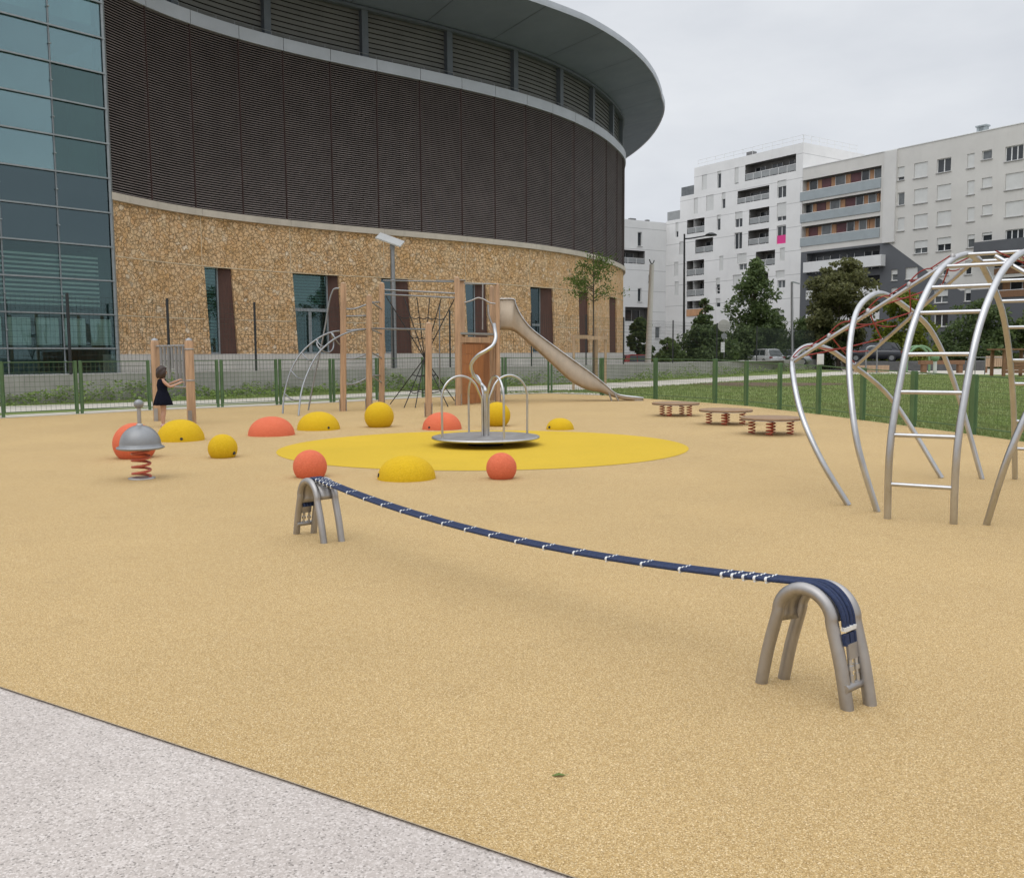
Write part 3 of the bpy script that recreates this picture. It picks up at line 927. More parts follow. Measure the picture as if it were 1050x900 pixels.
b = MB(); b.box(p + Vector((.0, -.06, 1.35)), (.165, .03, .26)); b.box(p + Vector((.0, -.078, 1.35)), (.13, .008, .22))
tag(b.build('notice_board', M['shutter_white'], bevel=.006), 'small cream notice board fixed on top of a green fence post', 'notice')

# ------------------------------------------------------------------ rubber domes and balls
def dome(px0, px1, pytop, pybase, kind, label, hole=None):
    c = gnd((px0 + px1) / 2, pybase); 
    Y = c.y; half = (px1 - px0) / 2 / FPX * Y
    c = Vector((c.x * (Y + half * .8) / Y, Y + half * .8, 0)); zt = at((px0 + px1) / 2, pytop, c.y).z; half *= (c.y / Y)
    col = M['ball_orange'] if kind[0] == 'o' else M['ball_yellow']
    if kind[1] == 'b':
        r = half; cz = max(zt - r, r * .62)
        th0 = math.acos(max(-1, min(1, -cz / r)))
        prof = [(r * math.sin(th0 * (1 - k / 18)), cz + r * math.cos(th0 * (1 - k / 18))) for k in range(19)]
        nm = 'rubber_ball'
    else:
        prof = [(half * math.cos(PI / 2 * k / 14) ** .92, zt * math.sin(PI / 2 * k / 14)) for k in range(15)]
        nm = 'rubber_dome'
    prof[-1] = (0, prof[-1][1])
    o = thing(nm, label, 'ball' if nm == 'rubber_ball' else 'dome', c, 'rubber balls and domes on the playground')
    b = MB(); b.lathe(c, prof, 40); sh = b.build('shell', col, o)
    if hole is not None:
        rr = half * .98 if kind[1] == 'd' else prof[3][0]
        zz = .055 if kind[1] == 'd' else prof[3][1]
        a = hole; q = c + Vector((rr * math.cos(a) * .985, rr * math.sin(a) * .985, zz))
        b = MB(); nrm = Vector((math.cos(a), math.sin(a), .2)).normalized(); t1 = nrm.orthogonal().normalized(); t2 = nrm.cross(t1)
        ring = [q + nrm * .012 + (t1 * math.cos(w) + t2 * math.sin(w)) * .026 for w in np.linspace(0, 2 * PI, 11)[:-1]]
        b.slab(ring, nrm * -.03); b.build('hole_disc', M['black_rubber'], sh)  # the dark of a hole, put on the shell as a black disc
    return o
dome(117.5, 160, 433.5, 471, 'ob', 'orange rubber ball half hidden behind the grey spring rocker')
dome(162, 209, 430, 453, 'yd', 'yellow rubber dome in front of the girl in the dark dress', -PI * .38)
dome(214, 243.5, 447, 470, 'yb', 'small yellow ball on the tan surface left of the yellow circle', -PI * .12)
dome(255, 302, 427, 447.5, 'od', 'orange dome left of another dome, away from the merry-go-round')
dome(305, 348.5, 422, 441.5, 'yd', 'yellow dome standing beside the left orange dome, in front of the arched ladder', -PI * .28)
dome(374, 404, 412, 438.5, 'yb', 'large yellow ball at the foot of the wooden climbing posts')
dome(433, 473.5, 422.5, 441, 'od', 'orange dome seen behind the railing of the merry-go-round', -PI * .7)
dome(496, 523.5, 412, 437.5, 'yb', 'yellow ball partly hidden behind the merry-go-round column')
dome(560, 588.5, 428.5, 441, 'yd', 'smallest yellow dome, right of the merry-go-round', -PI * .8)
dome(301, 335.5, 463, 490.5, 'ob', 'orange ball right behind the far steel trestle of the rope')
dome(387, 447, 467, 493.5, 'yd', 'wide yellow dome at the front edge of the yellow circle', -PI * .88)
dome(498.5, 530, 464, 492, 'ob', 'orange ball alone at the front edge of the yellow circle')

# ------------------------------------------------------------------ helper shapes
def spring(b, c, z0, z1, r, wire, turns, n=14):
    pts = [Vector((c.x + r * math.cos(2 * PI * k / n), c.y + r * math.sin(2 * PI * k / n), z0 + (z1 - z0) * k / (n * turns))) for k in range(int(n * turns) + 1)]
    return b.tube(pts, wire, 6)

# spring rocker
c = gnd(145.5, 490.5)
o = thing('spring_rocker', 'grey dome spring rocker with ball topped handle on a red coil spring', 'spring rocker', c)
k = c.y / FPX
b = MB(); spring(b, c, .02, .37, .105, .017, 4.3); b.build('spring', M['red_spring'], o)
b = MB(); b.lathe(c, [(.16, 0), (.16, .012), (.12, .02), (0, .02)], 20); b.build('base_plate', M['steel_matt'], o)
zr = .375
b = MB(); prof = [(0.0, zr - .01), (.24, zr - .01), (.272, zr), (.275, zr + .018), (.262, zr + .032)]
prof += [(.245 * math.cos(PI / 2 * j / 12) ** .95, zr + .035 + .255 * math.sin(PI / 2 * j / 12)) for j in range(13)]
prof[-1] = (0, prof[-1][1]); b.lathe(c, prof, 36); b.build('seat', M['grey_paint'], o)
b = MB(); b.lathe(c, [(.262, zr - .004), (.281, zr + .004), (.281, zr + .02), (.262, zr + .026)], 36); b.build('rim', M['galv'], o)
b = MB(); b.tube([c + Vector((0, 0, zr + .27)), c + Vector((0, 0, .90))], .024, 10); b.lathe(c, [(.04, zr + .285), (.04, zr + .30), (.026, zr + .31)], 12); b.build('post', M['steel_matt'], o)
b = MB(); b.lathe(c + Vector((0, 0, .925)), [(.058 * math.sin(PI * j / 10), -.058 * math.cos(PI * j / 10)) for j in range(11)], 18); b.build('ball', M['grey_paint'], o)

# spring discs
for lab, p0, p1, yd, yb in (('round brown spring board farthest away, nearest the slide foot', 668.4, 717, 414.6, 427), ('middle one of three round brown spring boards', 716.8, 771, 421.4, 436), ('round brown spring board nearest the steel climbing arches', 759.6, 821, 431, 446.6)):
    Yf = gnd((p0 + p1) / 2, yb).y; hd = .30
    c = gnd((p0 + p1) / 2, yb); r = (p1 - p0) / 2 / FPX * Yf; c = Vector((c.x * (c.y + .32) / c.y, c.y + .32, 0)); r *= c.y / Yf
    o = thing('spring_board', lab, 'spring board', c, 'round spring boards in a row')
    b = MB(); b.lathe(c, [(0, hd - .02), (r - .01, hd - .02), (r, hd - .012), (r, hd + .012), (r - .012, hd + .02), (0, hd + .02)], 40); b.build('board', M['disc_brown'], o, )
    b = MB(); b.lathe(c, [(r * .99, hd - .028), (r * .99, hd - .02), (r * .8, hd - .021), (r * .8, hd - .029)], 30); b.build('rim', M['steel_matt'], o)
    a0 = random.uniform(0, .5)
    for j in range(4):
        a = a0 + PI / 4 + j * PI / 2; q = c + Vector((math.cos(a), math.sin(a), 0)) * r * .62
        b = MB(); spring(b, q, .005, hd - .03, .06, .012, 4.5); b.build('spring', M['red_spring'], o)

# ------------------------------------------------------------------ merry-go-round
c = at(498, 448, 15.15); c.z = 0
mg = thing('merry_go_round', 'stainless merry-go-round with round deck, arched rails and a twisted pole', 'merry-go-round', c)
b = MB(); b.lathe(c, [(0, .10), (.84, .10), (.895, .115), (.895, .15), (.87, .155), (0, .157)], 56); b.build('deck', M['steel_matt'], mg)
b = MB(); b.lathe(c, [(.885, .148), (.905, .142), (.908, .122), (.888, .112)], 56); b.build('rim', M['steel'], mg)
b = MB(); b.lathe(c, [(.30, 0.0), (.30, .05), (.5, .10)], 28); b.build('pivot', M['black_rubber'], mg)
for j in range(4):
    a = R(24 + 90 * j); d = Vector((math.cos(a), math.sin(a), 0))
    P = [d * .77 + Vector((0, 0, z)) for z in (.15, .5, .78)]
    for q in range(1, 10):
        w = PI * q / 10; P.append(d * (.44 + .33 * math.cos(w)) + Vector((0, 0, .80 + .36 * math.sin(w))))
    P += [d * .075 + Vector((0, 0, .80)), d * .058 + Vector((0, 0, .70)), d * .055 + Vector((0, 0, .4)), d * .055 + Vector((0, 0, .15))]
    b = MB(); b.tube([c + p for p in smooth_path(P, 3)], .019, 9); b.build('arched_rail', M['steel'], mg)
b = MB(); b.tube([c + Vector((0, 0, .15)), c + Vector((0, 0, .86))], .036, 12); b.build('column', M['steel'], mg)
tw = [(460, 600), (452, 580), (430, 550), (385, 497), (368, 450), (375, 415), (410, 375), (460, 345), (498, 315), (515, 270), (510, 225), (504, 185)]
P = []
xs = [420 + x * .1714 for x, y in tw]; mid = (min(xs) + max(xs)) / 2; amp = (max(xs) - min(xs)) / 2
for i, (x, y) in enumerate(tw):
    px, py = 420 + x * .1714, 300 + y * .1714
    u = max(-1, min(1, (px - mid) / amp)); off = math.sqrt(1 - u * u) * amp / FPX * 15.15
    P.append(at(px, py, c.y + (off * (-1 if 4 <= i <= 9 else 1) * .8 if i > 1 else 0)))
P = [c + Vector((0, 0, .15))] + [c + Vector((0, 0, .8))] + P[1:]
b = MB(); b.tube(smooth_path(P, 6), .031, 10); b.build('twisted_pole', M['steel'], mg)

# ------------------------------------------------------------------ rope bridge between trestles
def trestle(bL, bR, cL, cR, htop, rr, label):
    """two bent tubes side by side: a = first tube's feet, c = second tube's feet (ground points)"""
    o = thing('rope_trestle', label, 'trestle', (bL + bR + cL + cR) / 4, 'steel trestles holding the blue rope')
    mids = []
    for p, q in ((bL, bR), (cL, cR)):
        u = (q - p); L = u.length; u.normalize(); P = []
        hw = L / 2; m = (p + q) / 2
        rb = hw * .62; ztop = htop - rr; zc = ztop - rb
        P = [p + Vector((0, 0, -.02)), p + u * (hw - rb) * .45 + Vector((0, 0, zc * .5))]
        for k in range(13):
            w = PI - PI * k / 12
            P.append(m + u * rb * math.cos(w) * (1 + .0 * k) + Vector((0, 0, zc + rb * math.sin(w))))
        P += [q - u * (hw - rb) * .45 + Vector((0, 0, zc * .5)), q + Vector((0, 0, -.02))]
        mids.append((P, u, rb, zc, m))
        MB().tube(smooth_path(P, 3), rr, 14).build('bent_tube', M['steel_matt'], o)
    (Pa, u, rb, zc, m1), (Pb, u2, rb2, zc2, m2) = mids
    s1 = MB(); n = 14
    ring0, ring1 = [], []
    for k in range(n + 1):
        w = R(196) - R(190) * k / n
        for (u_, rb_, zc_, m_), lst in (((u, rb, zc, m1), ring0), ((u2, rb2, zc2, m2), ring1)):
            lst.append(m_ + u_ * (rb_ - .002) * math.cos(w) + Vector((0, 0, zc_ + (rb_ - .002) * math.sin(w))))
    vs = ring0 + ring1; s1.add(vs, [(k, k + 1, k + n + 2, k + n + 1) for k in range(n)], True)
    so = s1.build('saddle_plate', M['steel_matt'], o); sm = so.modifiers.new('s', 'SOLIDIFY'); sm.thickness = .006
    return o, (u, rb, zc, m1, m2)

nL, nR, nl2, nr2 = gnd(780, 699), gnd(869.5, 727), gnd(803, 694.5), gnd(893, 722)
fL, fR, fl2, fr2 = gnd(303.8, 547), gnd(332.4, 556.7), gnd(321.5, 546), gnd(350.5, 554.8)
HT = .505
tn, gN = trestle(nL, nR, nl2, nr2, HT, .028, 'brushed steel trestle standing nearest, blue ropes clamped down its side')
tF, gF = trestle(fL, fR, fl2, fr2, HT, .028, 'smaller looking far steel trestle in front of an orange ball')

# rope course: up and over both saddles
def ropepath():
    uN, rbN, zcN, a, c_ = gN; mN = (a + c_) / 2
    uF, rbF, zcF, a, c_ = gF; mF = (a + c_) / 2
    P = []
    for k in range(0, 9):                              # far side, coming up
        w = R(205) - R(118) * k / 8; P.append(mF + uF * (rbF + .022) * math.cos(w) + Vector((0, 0, zcF + (rbF + .022) * math.sin(w))))
    A = P[-1]
    Q = []
    for k in range(0, 10):
        w = R(100) - R(98) * k / 9; Q.append(mN + uN * (rbN + .022) * math.cos(w) + Vector((0, 0, zcN + (rbN + .022) * math.sin(w))))
    B = Q[0]
    for k in range(1, 30):
        t = k / 30; p = A.lerp(B, t); p.z -= 4 * .125 * t * (1 - t) + .0; P.append(p)
    down = Q[-1] + uN * .004 + Vector((0, 0, -.02))
    return P + Q + [down], mN, uN, mF, uF
RP, mN, uN, mF, uF = ropepath()
rp = thing('rope_span', 'sagging band of navy blue ropes with white clips between two steel trestles', 'rope', (mF + mN) / 2)
side = Vector((-uN.y, uN.x, 0))
for k in range(4):
    off = (k - 1.5) * .0238 + (.004 if k > 1 else -.004)
    pts = [p + side * off for p in RP]
    MB().tube(smooth_path(pts, 2), .0108, 8).build('rope', M['rope_blue'], rp)
# clips
cumr = [0]
for i in range(1, len(RP)): cumr.append(cumr[-1] + (RP[i] - RP[i - 1]).length)
def rope_at(s):
    for i in range(1, len(RP)):
        if s <= cumr[i]:
            f = (s - cumr[i - 1]) / (cumr[i] - cumr[i - 1]); return RP[i - 1].lerp(RP[i], f), (RP[i] - RP[i - 1]).normalized()
    return RP[-1], (RP[-1] - RP[-2]).normalized()
sA, sB = cumr[8] + .06, cumr[37] - .05
cl_s = [sA + .062 * k for k in range(5)] + [sB - .062 * k for k in range(5)]
n = 15
cl_s += [sA + .25 + (sB - sA - .5) * k / n for k in range(1, n)]
for s in cl_s:
    p, d = rope_at(s); up = side.cross(d).normalized(); up = up if up.z > 0 else -up
    rot = Matrix((d, side, up)).transposed()
    b = MB()
    for k in range(4):
        q = p + side * ((k - 1.5) * .0238 + (.004 if k > 1 else -.004)); w_ = .0065 if k == 0 else .0032
        b.tube([q - d * w_, q + d * w_], .0128, 8)
    b.beam(p - side * .05 - up * .013, p + side * .05 - up * .013, .009, .006)
    b.build('clip', M['clip_white'], rp)
# clamp and turnbuckles on each trestle
for (u, m, tr_, root, sgn) in ((uN, mN, gN, tn, 1), (uF, mF, gF, tF, -1)):
    _, rb, zc, a_, c_ = tr_
    L = ((nR - nL).length if sgn > 0 else (fR - fL).length)
    hw = L / 2
    top = m + u * sgn * (rb + .026) + Vector((0, 0, zc - .01)); foot = m + u * sgn * (rb + (hw - rb) * .72) + Vector((0, 0, .09))
    dd = (foot - top).normalized(); nx = Vector((dd.z, 0, 0)); 
    b = MB(); b.beam(top - side * .050, top + side * .050, .022, .018); b.build('rope_clamp', M['clip_white'], root)
    p1 = top + dd * .05
    b = MB(); b.beam(p1 - side * .04 + dd * -.03, p1 - side * .04 + dd * .02, .030, .018, up=tuple(u)); b.beam(p1 + side * .0 + dd * -.03, p1 + dd * .02, .030, .018, up=tuple(u)); b.beam(p1 + side * .036 + dd * -.03, p1 + side * .036 + dd * .02, .030, .018, up=tuple(u)); b.build('rope_end', M['rope_blue'], root)
    p2 = top + dd * .088
    b = MB(); b.slab([p2 - side * .043 - dd * .025, p2 + side * .043 - dd * .025, p2 + side * .043 + dd * .04, p2 - side * .043 + dd * .04], u * sgn * .012); b.build('anchor_plate', M['steel_matt'], root)
    for k in (-1, 1):
        q = p2 + side * .024 * k + dd * .04
        b = MB()
        b.tube([q, q + dd * .03], .011, 8); b.tube([q + dd * .03, q + dd * .05], .017, 8); b.tube([q + dd * .05, foot + side * .024 * k], .0085, 8)
        b.tube([q + dd * .07, q + dd * .11], .012, 8)
        b.build('turnbuckle', M['steel'], root)
    b = MB(); b.tube([foot - side * .085, foot + side * .085], .019, 10); b.build('cross_bar', M['steel_matt'], root)

# ------------------------------------------------------------------ steel climbing arches
ca = thing('climbing_arches', 'tall curved stainless climbing frame with ladder arch and red rope net', 'climbing frame', gnd(978, 515))
def zpt(x, y): return (790 + x * .3444, 240 + y * .3444)
def arch_pts(near, far_, lean_px, lean_py, pix):
    """tube in the plane through its two feet and its leaning crown"""
    n_, f_ = gnd(*near), gnd(*far_); m = (n_ + f_) / 2; e = (f_ - n_).normalized(); perp = Vector((-e.y, e.x, 0))
    d = ray(lean_px, lean_py); k = d.x / d.y
    a = (k * m.y - m.x) / (perp.x - k * perp.y)
    q = m + perp * a; crown = at(lean_px, lean_py, q.y); nrm = (f_ - n_).cross(crown - n_).normalized()
    return [onplane(px, py, n_, nrm) for px, py in pix], n_, f_, crown, nrm
A1, n1, f1, c1, N1 = arch_pts((869.9, 518), (966, 490), 838, 355, [(870, 518), zpt(150, 670), zpt(90, 530), zpt(65, 400), zpt(76, 358), zpt(110, 334), zpt(160, 338), zpt(215, 370), zpt(360, 490), zpt(510, 726)])
A2, n2, f2, c2, N2 = arch_pts((899.5, 524.5), (1007, 491), 908, 302, [(899.5, 524.5), zpt(260, 630), zpt(237, 450), zpt(236, 330), zpt(255, 235), zpt(290, 190), zpt(335, 178), zpt(400, 215), zpt(480, 290), zpt(550, 450), zpt(630, 729)])
A3, n3, f3, c3, N3 = arch_pts((910, 531.5), (1041, 491), 1002, 259, [(910, 531.5), zpt(355, 650), zpt(380, 470), zpt(422, 280), zpt(480, 145), zpt(530, 85), zpt(570, 64), zpt(605, 66), zpt(640, 110), zpt(695, 250), zpt(722, 480), zpt(728, 727)])
offN = gnd(977.7, 537) - n3
RT = .030
def tubepart(P, r, name, n=12, mat='steel', root=ca): return MB().tube(P, r, n).build(name, M[mat], root)
S1, S2, S3 = smooth_path(A1, 7), smooth_path(A2, 7), smooth_path(A3, 7)
for s_ in (S1, S2): tubepart(s_, RT, 'arch_tube')
S3b = [p + offN for p in S3]
tubepart(S3, RT + .002, 'ladder_rail'); tubepart(S3b, RT + .002, 'ladder_rail')
cum3 = [0]
for i in range(1, len(S3)): cum3.append(cum3[-1] + (S3[i] - S3[i - 1]).length)
nr = 17
zr_ = [742, 605, 470, 348, 240, 155, 97, 62]
def near_at_py(py):
    best = min(range(len(S3) * 2 // 3), key=lambda i: abs(((lambda v: CY - FPX * (v.dot(UP) / v.dot(FWD)))(S3[i] - EYE)) - py)); return best
idx = [near_at_py(240 + z * .3444) for z in zr_]
ss_ = [cum3[i] for i in idx]
while ss_[-1] + .36 < cum3[-1] - .3: ss_.append(ss_[-1] + .38)
for s in ss_:
    i = next(j for j in range(len(cum3)) if cum3[j] >= s)
    tubepart([S3[i], S3b[i]], .019, 'rung', 8)
# straight tubes from the low arch up to the ladder arch, red net between them
def nearest(Sx, px, py):
    return min(Sx, key=lambda p: ((CX + FPX * (p - EYE).dot(RIGHT) / (p - EYE).dot(FWD)) - px) ** 2 + ((CY - FPX * (p - EYE).dot(UP) / (p - EYE).dot(FWD)) - py) ** 2)
t1a, t1b = nearest(S1, *zpt(75, 385)), nearest(S3, *zpt(540, 72))
t2a = nearest(S1[len(S1) // 2:], *zpt(250, 388)); t2b = at(*zpt(640, 128), S3[int(len(S3) * .62)].y)
t2b = min(S3[len(S3) // 2:], key=lambda p: (p - t2b).length)
for p, q in ((t1a, t1b), (t2a, t2b)): tubepart([p, q], .021, 'brace_tube', 10)
net = MB()
def rope(b, p, q, r=.0075, sag=.03, n=6):
    P = [p.lerp(q, k / n) - Vector((0, 0, sag * 4 * k / n * (1 - k / n))) for k in range(n + 1)]; b.tube(P, r, 5, False)
L1 = [t1a.lerp(t1b, k / 8) + Vector((0, 0, .05)) for k in range(9)]; L2 = [t2a.lerp(t2b, k / 8) + Vector((0, 0, .05)) for k in range(9)]
for k in range(0, 8, 2):
    rope(net, L1[k], L1[k + 1].lerp(L1[k + 2], .0), .007, -.035); rope(net, L1[k + 1], L1[k + 2], .007, .0)
for k in range(0, 8, 2):
    rope(net, L1[k], L2[k + 2], .0075, .015); rope(net, L2[k], L1[k + 2], .0075, .015)
for k in range(1, 8, 2):
    m1 = L1[k].lerp(L2[k], .5); rope(net, L1[k], m1, .007, .02); rope(net, m1, L2[k], .007, .02)
net.build('rope_net', M['rope_red'], ca)
for k in range(0, 9, 2):
    for L in (L1, L2): cl_ = MB(); cl_.lathe(L[k] + Vector((0, 0, -.045)), [(.026, .0), (.026, .035), (.012, .05)], 8); cl_.build('net_clamp', M['steel_matt'], ca)
# mirrored half beyond the ladder arch
cen = (S3[0] + S3b[0] + S3[-1] + S3b[-1]) / 4; ee = (f3 - n3); ee.z = 0; ee.normalize(); pp = Vector((-ee.y, ee.x, 0))
def mir(p): v = p - cen; return p - pp * (2 * v.dot(pp))
for s_ in (S2, S1): tubepart([mir(p) for p in s_], RT, 'arch_tube')
for p, q in ((t1a, t1b), (t2a, t2b)): tubepart([mir(p), mir(q)], .021, 'brace_tube', 10)
net = MB(); L1 = [mir(p) for p in L1]; L2 = [mir(p) for p in L2]
for k in range(0, 8, 2): rope(net, L1[k], L2[k + 2], .0075, .015); rope(net, L2[k], L1[k + 2], .0075, .015)
net.build('rope_net', M['rope_red'], ca)

# ------------------------------------------------------------------ wooden tower, posts, bars, net
def wpost(b, px, py, ytop, r=.085, Y=None, lean=0):
    p = gnd(px, py) if Y is None else at(px, 400, Y); p.z = 0
    zt = at(px, ytop, p.y).z; q = Vector((at(px, ytop, p.y).x, p.y, zt))
    b.tube([p + Vector((0, 0, .0)), p.lerp(q, .5), q - Vector((0, 0, .06)), q], [r, r * .98, r * .96, r * .8], 12); return p, q
cg = thing('climbing_course', 'wooden post climbing course with arched ladder, rungs and black rope net', 'climbing frame', gnd(400, 415))
PP = {}
for key, px, py, yt in (('a', 352, 421.4, 291), ('b', 378.5, 420.5, 303.5), ('c', 391.5, 417.0, 291), ('d', 439.5, 427.3, 332)):
    b = MB(); PP[key] = wpost(b, px, py, yt); po = b.build('wood_post', M['wood'], cg)
    p, q = PP[key]
    MB().lathe(q, [(.075, -.005), (.07, .02), (.0, .05)], 12).build('post_cap', M['wood_pale'], po)
    b = MB()
    for sx in (-1, 1): b.box(p + Vector((.09 * sx, 0, .17)), (.012, .09, .34))
    b.build('post_shoe', M['steel_matt'], po)
def zp6(x, y): return (250 + x * .2381, 250 + y * .2381)
def z280(x, y): return (280 + x / 6, 280 + y / 6)
def barb(pts, r, name, Y, mat='galv', root=None):
    P = [at(px, py, Y if not isinstance(Y, (list, tuple)) else Y[i]) for i, (px, py) in enumerate(pts)]
    return MB().tube(smooth_path(P, 6) if len(P) > 2 else P, r, 8).build(name, M[mat], root or cg)
Ya, Yb, Yc, Yd = PP['a'][0].y, PP['b'][0].y, PP['c'][0].y, PP['d'][0].y
# rungs
for y0, y1 in ((220, 195), (265, 263), (525, 500), (680, 648)): barb([z280(437, y0), z280(500, y0), z280(572, y1)], .022, 'rung', [Ya, (Ya + Yb) / 2, Yb])
for y0, y1 in ((180, 225), (350, 375), (490, 525), (635, 675)): barb([z280(605, y0), z280(640, (y0 + y1) / 2), z280(668, y1)], .022, 'rung', [Yb, (Yb + Yc) / 2, Yc])
for y0, y1 in ((180, 180), (632, 628)): barb([z280(605, y0), z280(655, y1)], .022, 'rung', [Yb, Yc])
# arched ladder
r1 = [(60, 872), (70, 740), (110, 600), (175, 490), (265, 410), (355, 365), (440, 355), (570, 345)]
r2 = [(157, 878), (172, 740), (210, 620), (270, 505), (350, 425), (430, 378), (500, 355), (572, 346)]
y1f, y2f = gnd(*z280(60, 872)).y, gnd(*z280(157, 878)).y
rl = []
for rr_, yf in ((r1, y1f), (r2, y2f)):
    P = [at(*z280(x, y), yf + (Yb - yf) * (i / (len(rr_) - 1)) + (.5 if rr_ is r1 else 0) * (1 - i / 7)) for i, (x, y) in enumerate(rr_)]
    P[0].z = 0; rl.append(P); MB().tube(smooth_path(P, 6), .024, 8).build('ladder_rail', M['galv'], cg)
for i in range(1, 6):
    p, q = rl[0][i], rl[1][i].lerp(rl[1][i - 1], .3); m = p.lerp(q, .5) - Vector((0, 0, .08)); MB().tube(smooth_path([p, m, q], 5), .018, 7).build('rung', M['galv'], cg)
# screw pole beside the first post
P = [at(*z280(x, y), Ya + .5) for x, y in ((217, 838), (250, 660), (285, 500), (320, 330), (345, 180), (365, 115), (380, 97), (405, 95))]
P[0].z = 0; MB().tube(smooth_path(P, 5), .024, 8).build('climbing_pole', M['galv'], cg)
P = [at(*z280(x, y), Ya + .5 + dy) for x, y, dy in ((280, 400, 0), (270, 440, -.2), (300, 475, -.3), (340, 488, -.1), (368, 465, .2), (372, 420, .3), (362, 385, .1), (365, 370, -.2), (385, 410, -.3), (410, 438, -.1), (440, 440, .1))]
MB().tube(smooth_path(P, 6), .02, 7).build('spiral_hoop', M['galv'], cg)
# tower
FLp, FRp = gnd(470.0, 415.6), gnd(510.5, 412.4)
BLp, BRp = at(474.8, 400, FLp.y + 1.25), at(505.0, 400, FRp.y + 1.25)
BLp.z = BRp.z = 0
tw_ = thing('slide_tower', 'tall wooden slide tower with orange plank side and raised platform', 'slide tower', (FLp + FRp) / 2)
tp = []
for px, p, yt in ((470, FLp, 285), (510.5, FRp, 291.5), (474.8, BLp, 288), (505, BRp, 294)):
    b = MB(); z = at(px, yt, p.y).z; b.tube([p, p + Vector((0, 0, z - .06)), p + Vector((0, 0, z))], [.088, .086, .07], 12); po = b.build('wood_post', M['wood'], tw_); tp.append((p, z))
    MB().lathe(p + Vector((0, 0, z)), [(.07, -.004), (.06, .02), (0, .045)], 12).build('post_cap', M['wood_pale'], po)
    b = MB()
    for sx in (-1, 1): b.box(p + Vector((.092 * sx, 0, .17)), (.012, .09, .34))
    b.build('post_shoe', M['steel_matt'], po)
zpl = at(490, 340.5, FLp.y).z
ax = (FRp - FLp); ay = (BLp - FLp)
b = MB(); b.frame_box(FLp + Vector((0, -.03, zpl - .06)), ax, ay + Vector((0, .06, 0)), (0, 0, .06)); b.build('platform', M['steel_matt'], tw_)
b = MB(); b.beam(FLp + Vector((0, -.02, zpl - .22)), FRp + Vector((0, -.02, zpl - .22)), .06, .17); b.beam(BLp + Vector((0, .02, zpl - .22)), BRp + Vector((0, .02, zpl - .22)), .06, .17); b.build('wood_beam', M['wood'], tw_)
b = MB(); px_ = FLp.lerp(FRp, .10); q_ = FLp.lerp(FRp, .68)
nb = 6
for j in range(nb):
    z0, z1 = .02 + (zpl - .36) * j / nb, .02 + (zpl - .36) * (j + 1) / nb - .008
    b.slab([px_ + Vector((0, -.01, z0)), q_ + Vector((-.12 * (1 - (z0) / zpl), -.01, z0)), q_ + Vector((-.12 * (1 - z1 / zpl), -.01, z1)), px_ + Vector((0, -.01, z1))], Vector((0, .05, 0)))
b.build('plank_panel', M['wood_plank'], tw_)
b = MB(); b.frame_box(BLp + Vector((.1, 0, .2)), (BRp - BLp) * .8, (0, .04, 0), (0, 0, zpl - .5)); b.build('plank_panel', M['wood_plank'], tw_)
# top rails, wavy rail and handrail
zt_ = tp[0][1]
def rail(pts, Y, r, name): return barb(pts, r, name, Y, 'steel_matt', tw_)
rail([zp6(950, 172), zp6(1090, 174)], [FLp.y, FRp.y], .022, 'top_rail')
rail([(476, 310.5), (484, 308), (490, 305.5), (496, 307), (502, 310.5), (508, 311.5)], FLp.y + .15, .022, 'wavy_rail')
rail([(495, 291), (494.8, 338)], FLp.y + .2, .022, 'hand_pole')
rail([(500.5, 312), (501, 322), (503.5, 330), (506.5, 336)], FLp.y + .05, .03, 'grip_rail')
b = MB(); b.box(BLp + Vector((-.35, .1, tp[2][1] + .01)), (.9, .5, .02)); b.build('roof_plate', M['galv'], tw_)
# overhead bars and low bar
q = PP['c'][1]
for (x0, y0, x1, y1) in ((605, 198, 930, 215), (605, 218, 930, 234)): barb([zp6(x0, y0), zp6(x1, y1)], .024, 'overhead_bar', [Yc, FLp.y])
barb([zp6(600, 158), zp6(925, 165)], .02, 'overhead_bar', [Yc + .1, BLp.y])
barb([zp6(550, 365), zp6(785, 369)], .024, 'turning_bar', [Yb, Yd])
# black net: hourglass
Yn = (Yc + FLp.y) / 2 + .3
knot = at(*zp6(778, 492), Yn)
tops = [at(*zp6(x, y), Yn + dy) for x, y, dy in ((612, 225, -.2), (690, 232, .5), (745, 232, -.4), (800, 234, .4), (850, 236, -.3), (905, 240, .2))]
feet = [gnd(*zp6(x, y)) for x, y in ((630, 690), (690, 706), (738, 706), (880, 702), (908, 676), (800, 680))]
b = MB()
for p in tops: rope(b, p, knot, .016, .0)
for p in feet: rope(b, knot, p, .016, .0)
for f in (.35, .68):
    for lst in (tops, feet):
        ord_ = sorted(lst, key=lambda p: math.atan2(p.y - knot.y, p.x - knot.x)) if lst is feet else lst
        m = [p.lerp(knot, 1 - f) for p in ord_]
        for i in range(len(m) - 1): rope(b, m[i], m[i + 1], .014, .05)
b.build('rope_net', M['rope_black'], cg)
barb([zp6(843, 262), zp6(843, 610)], .02, 'fire_pole', Yn + .3)

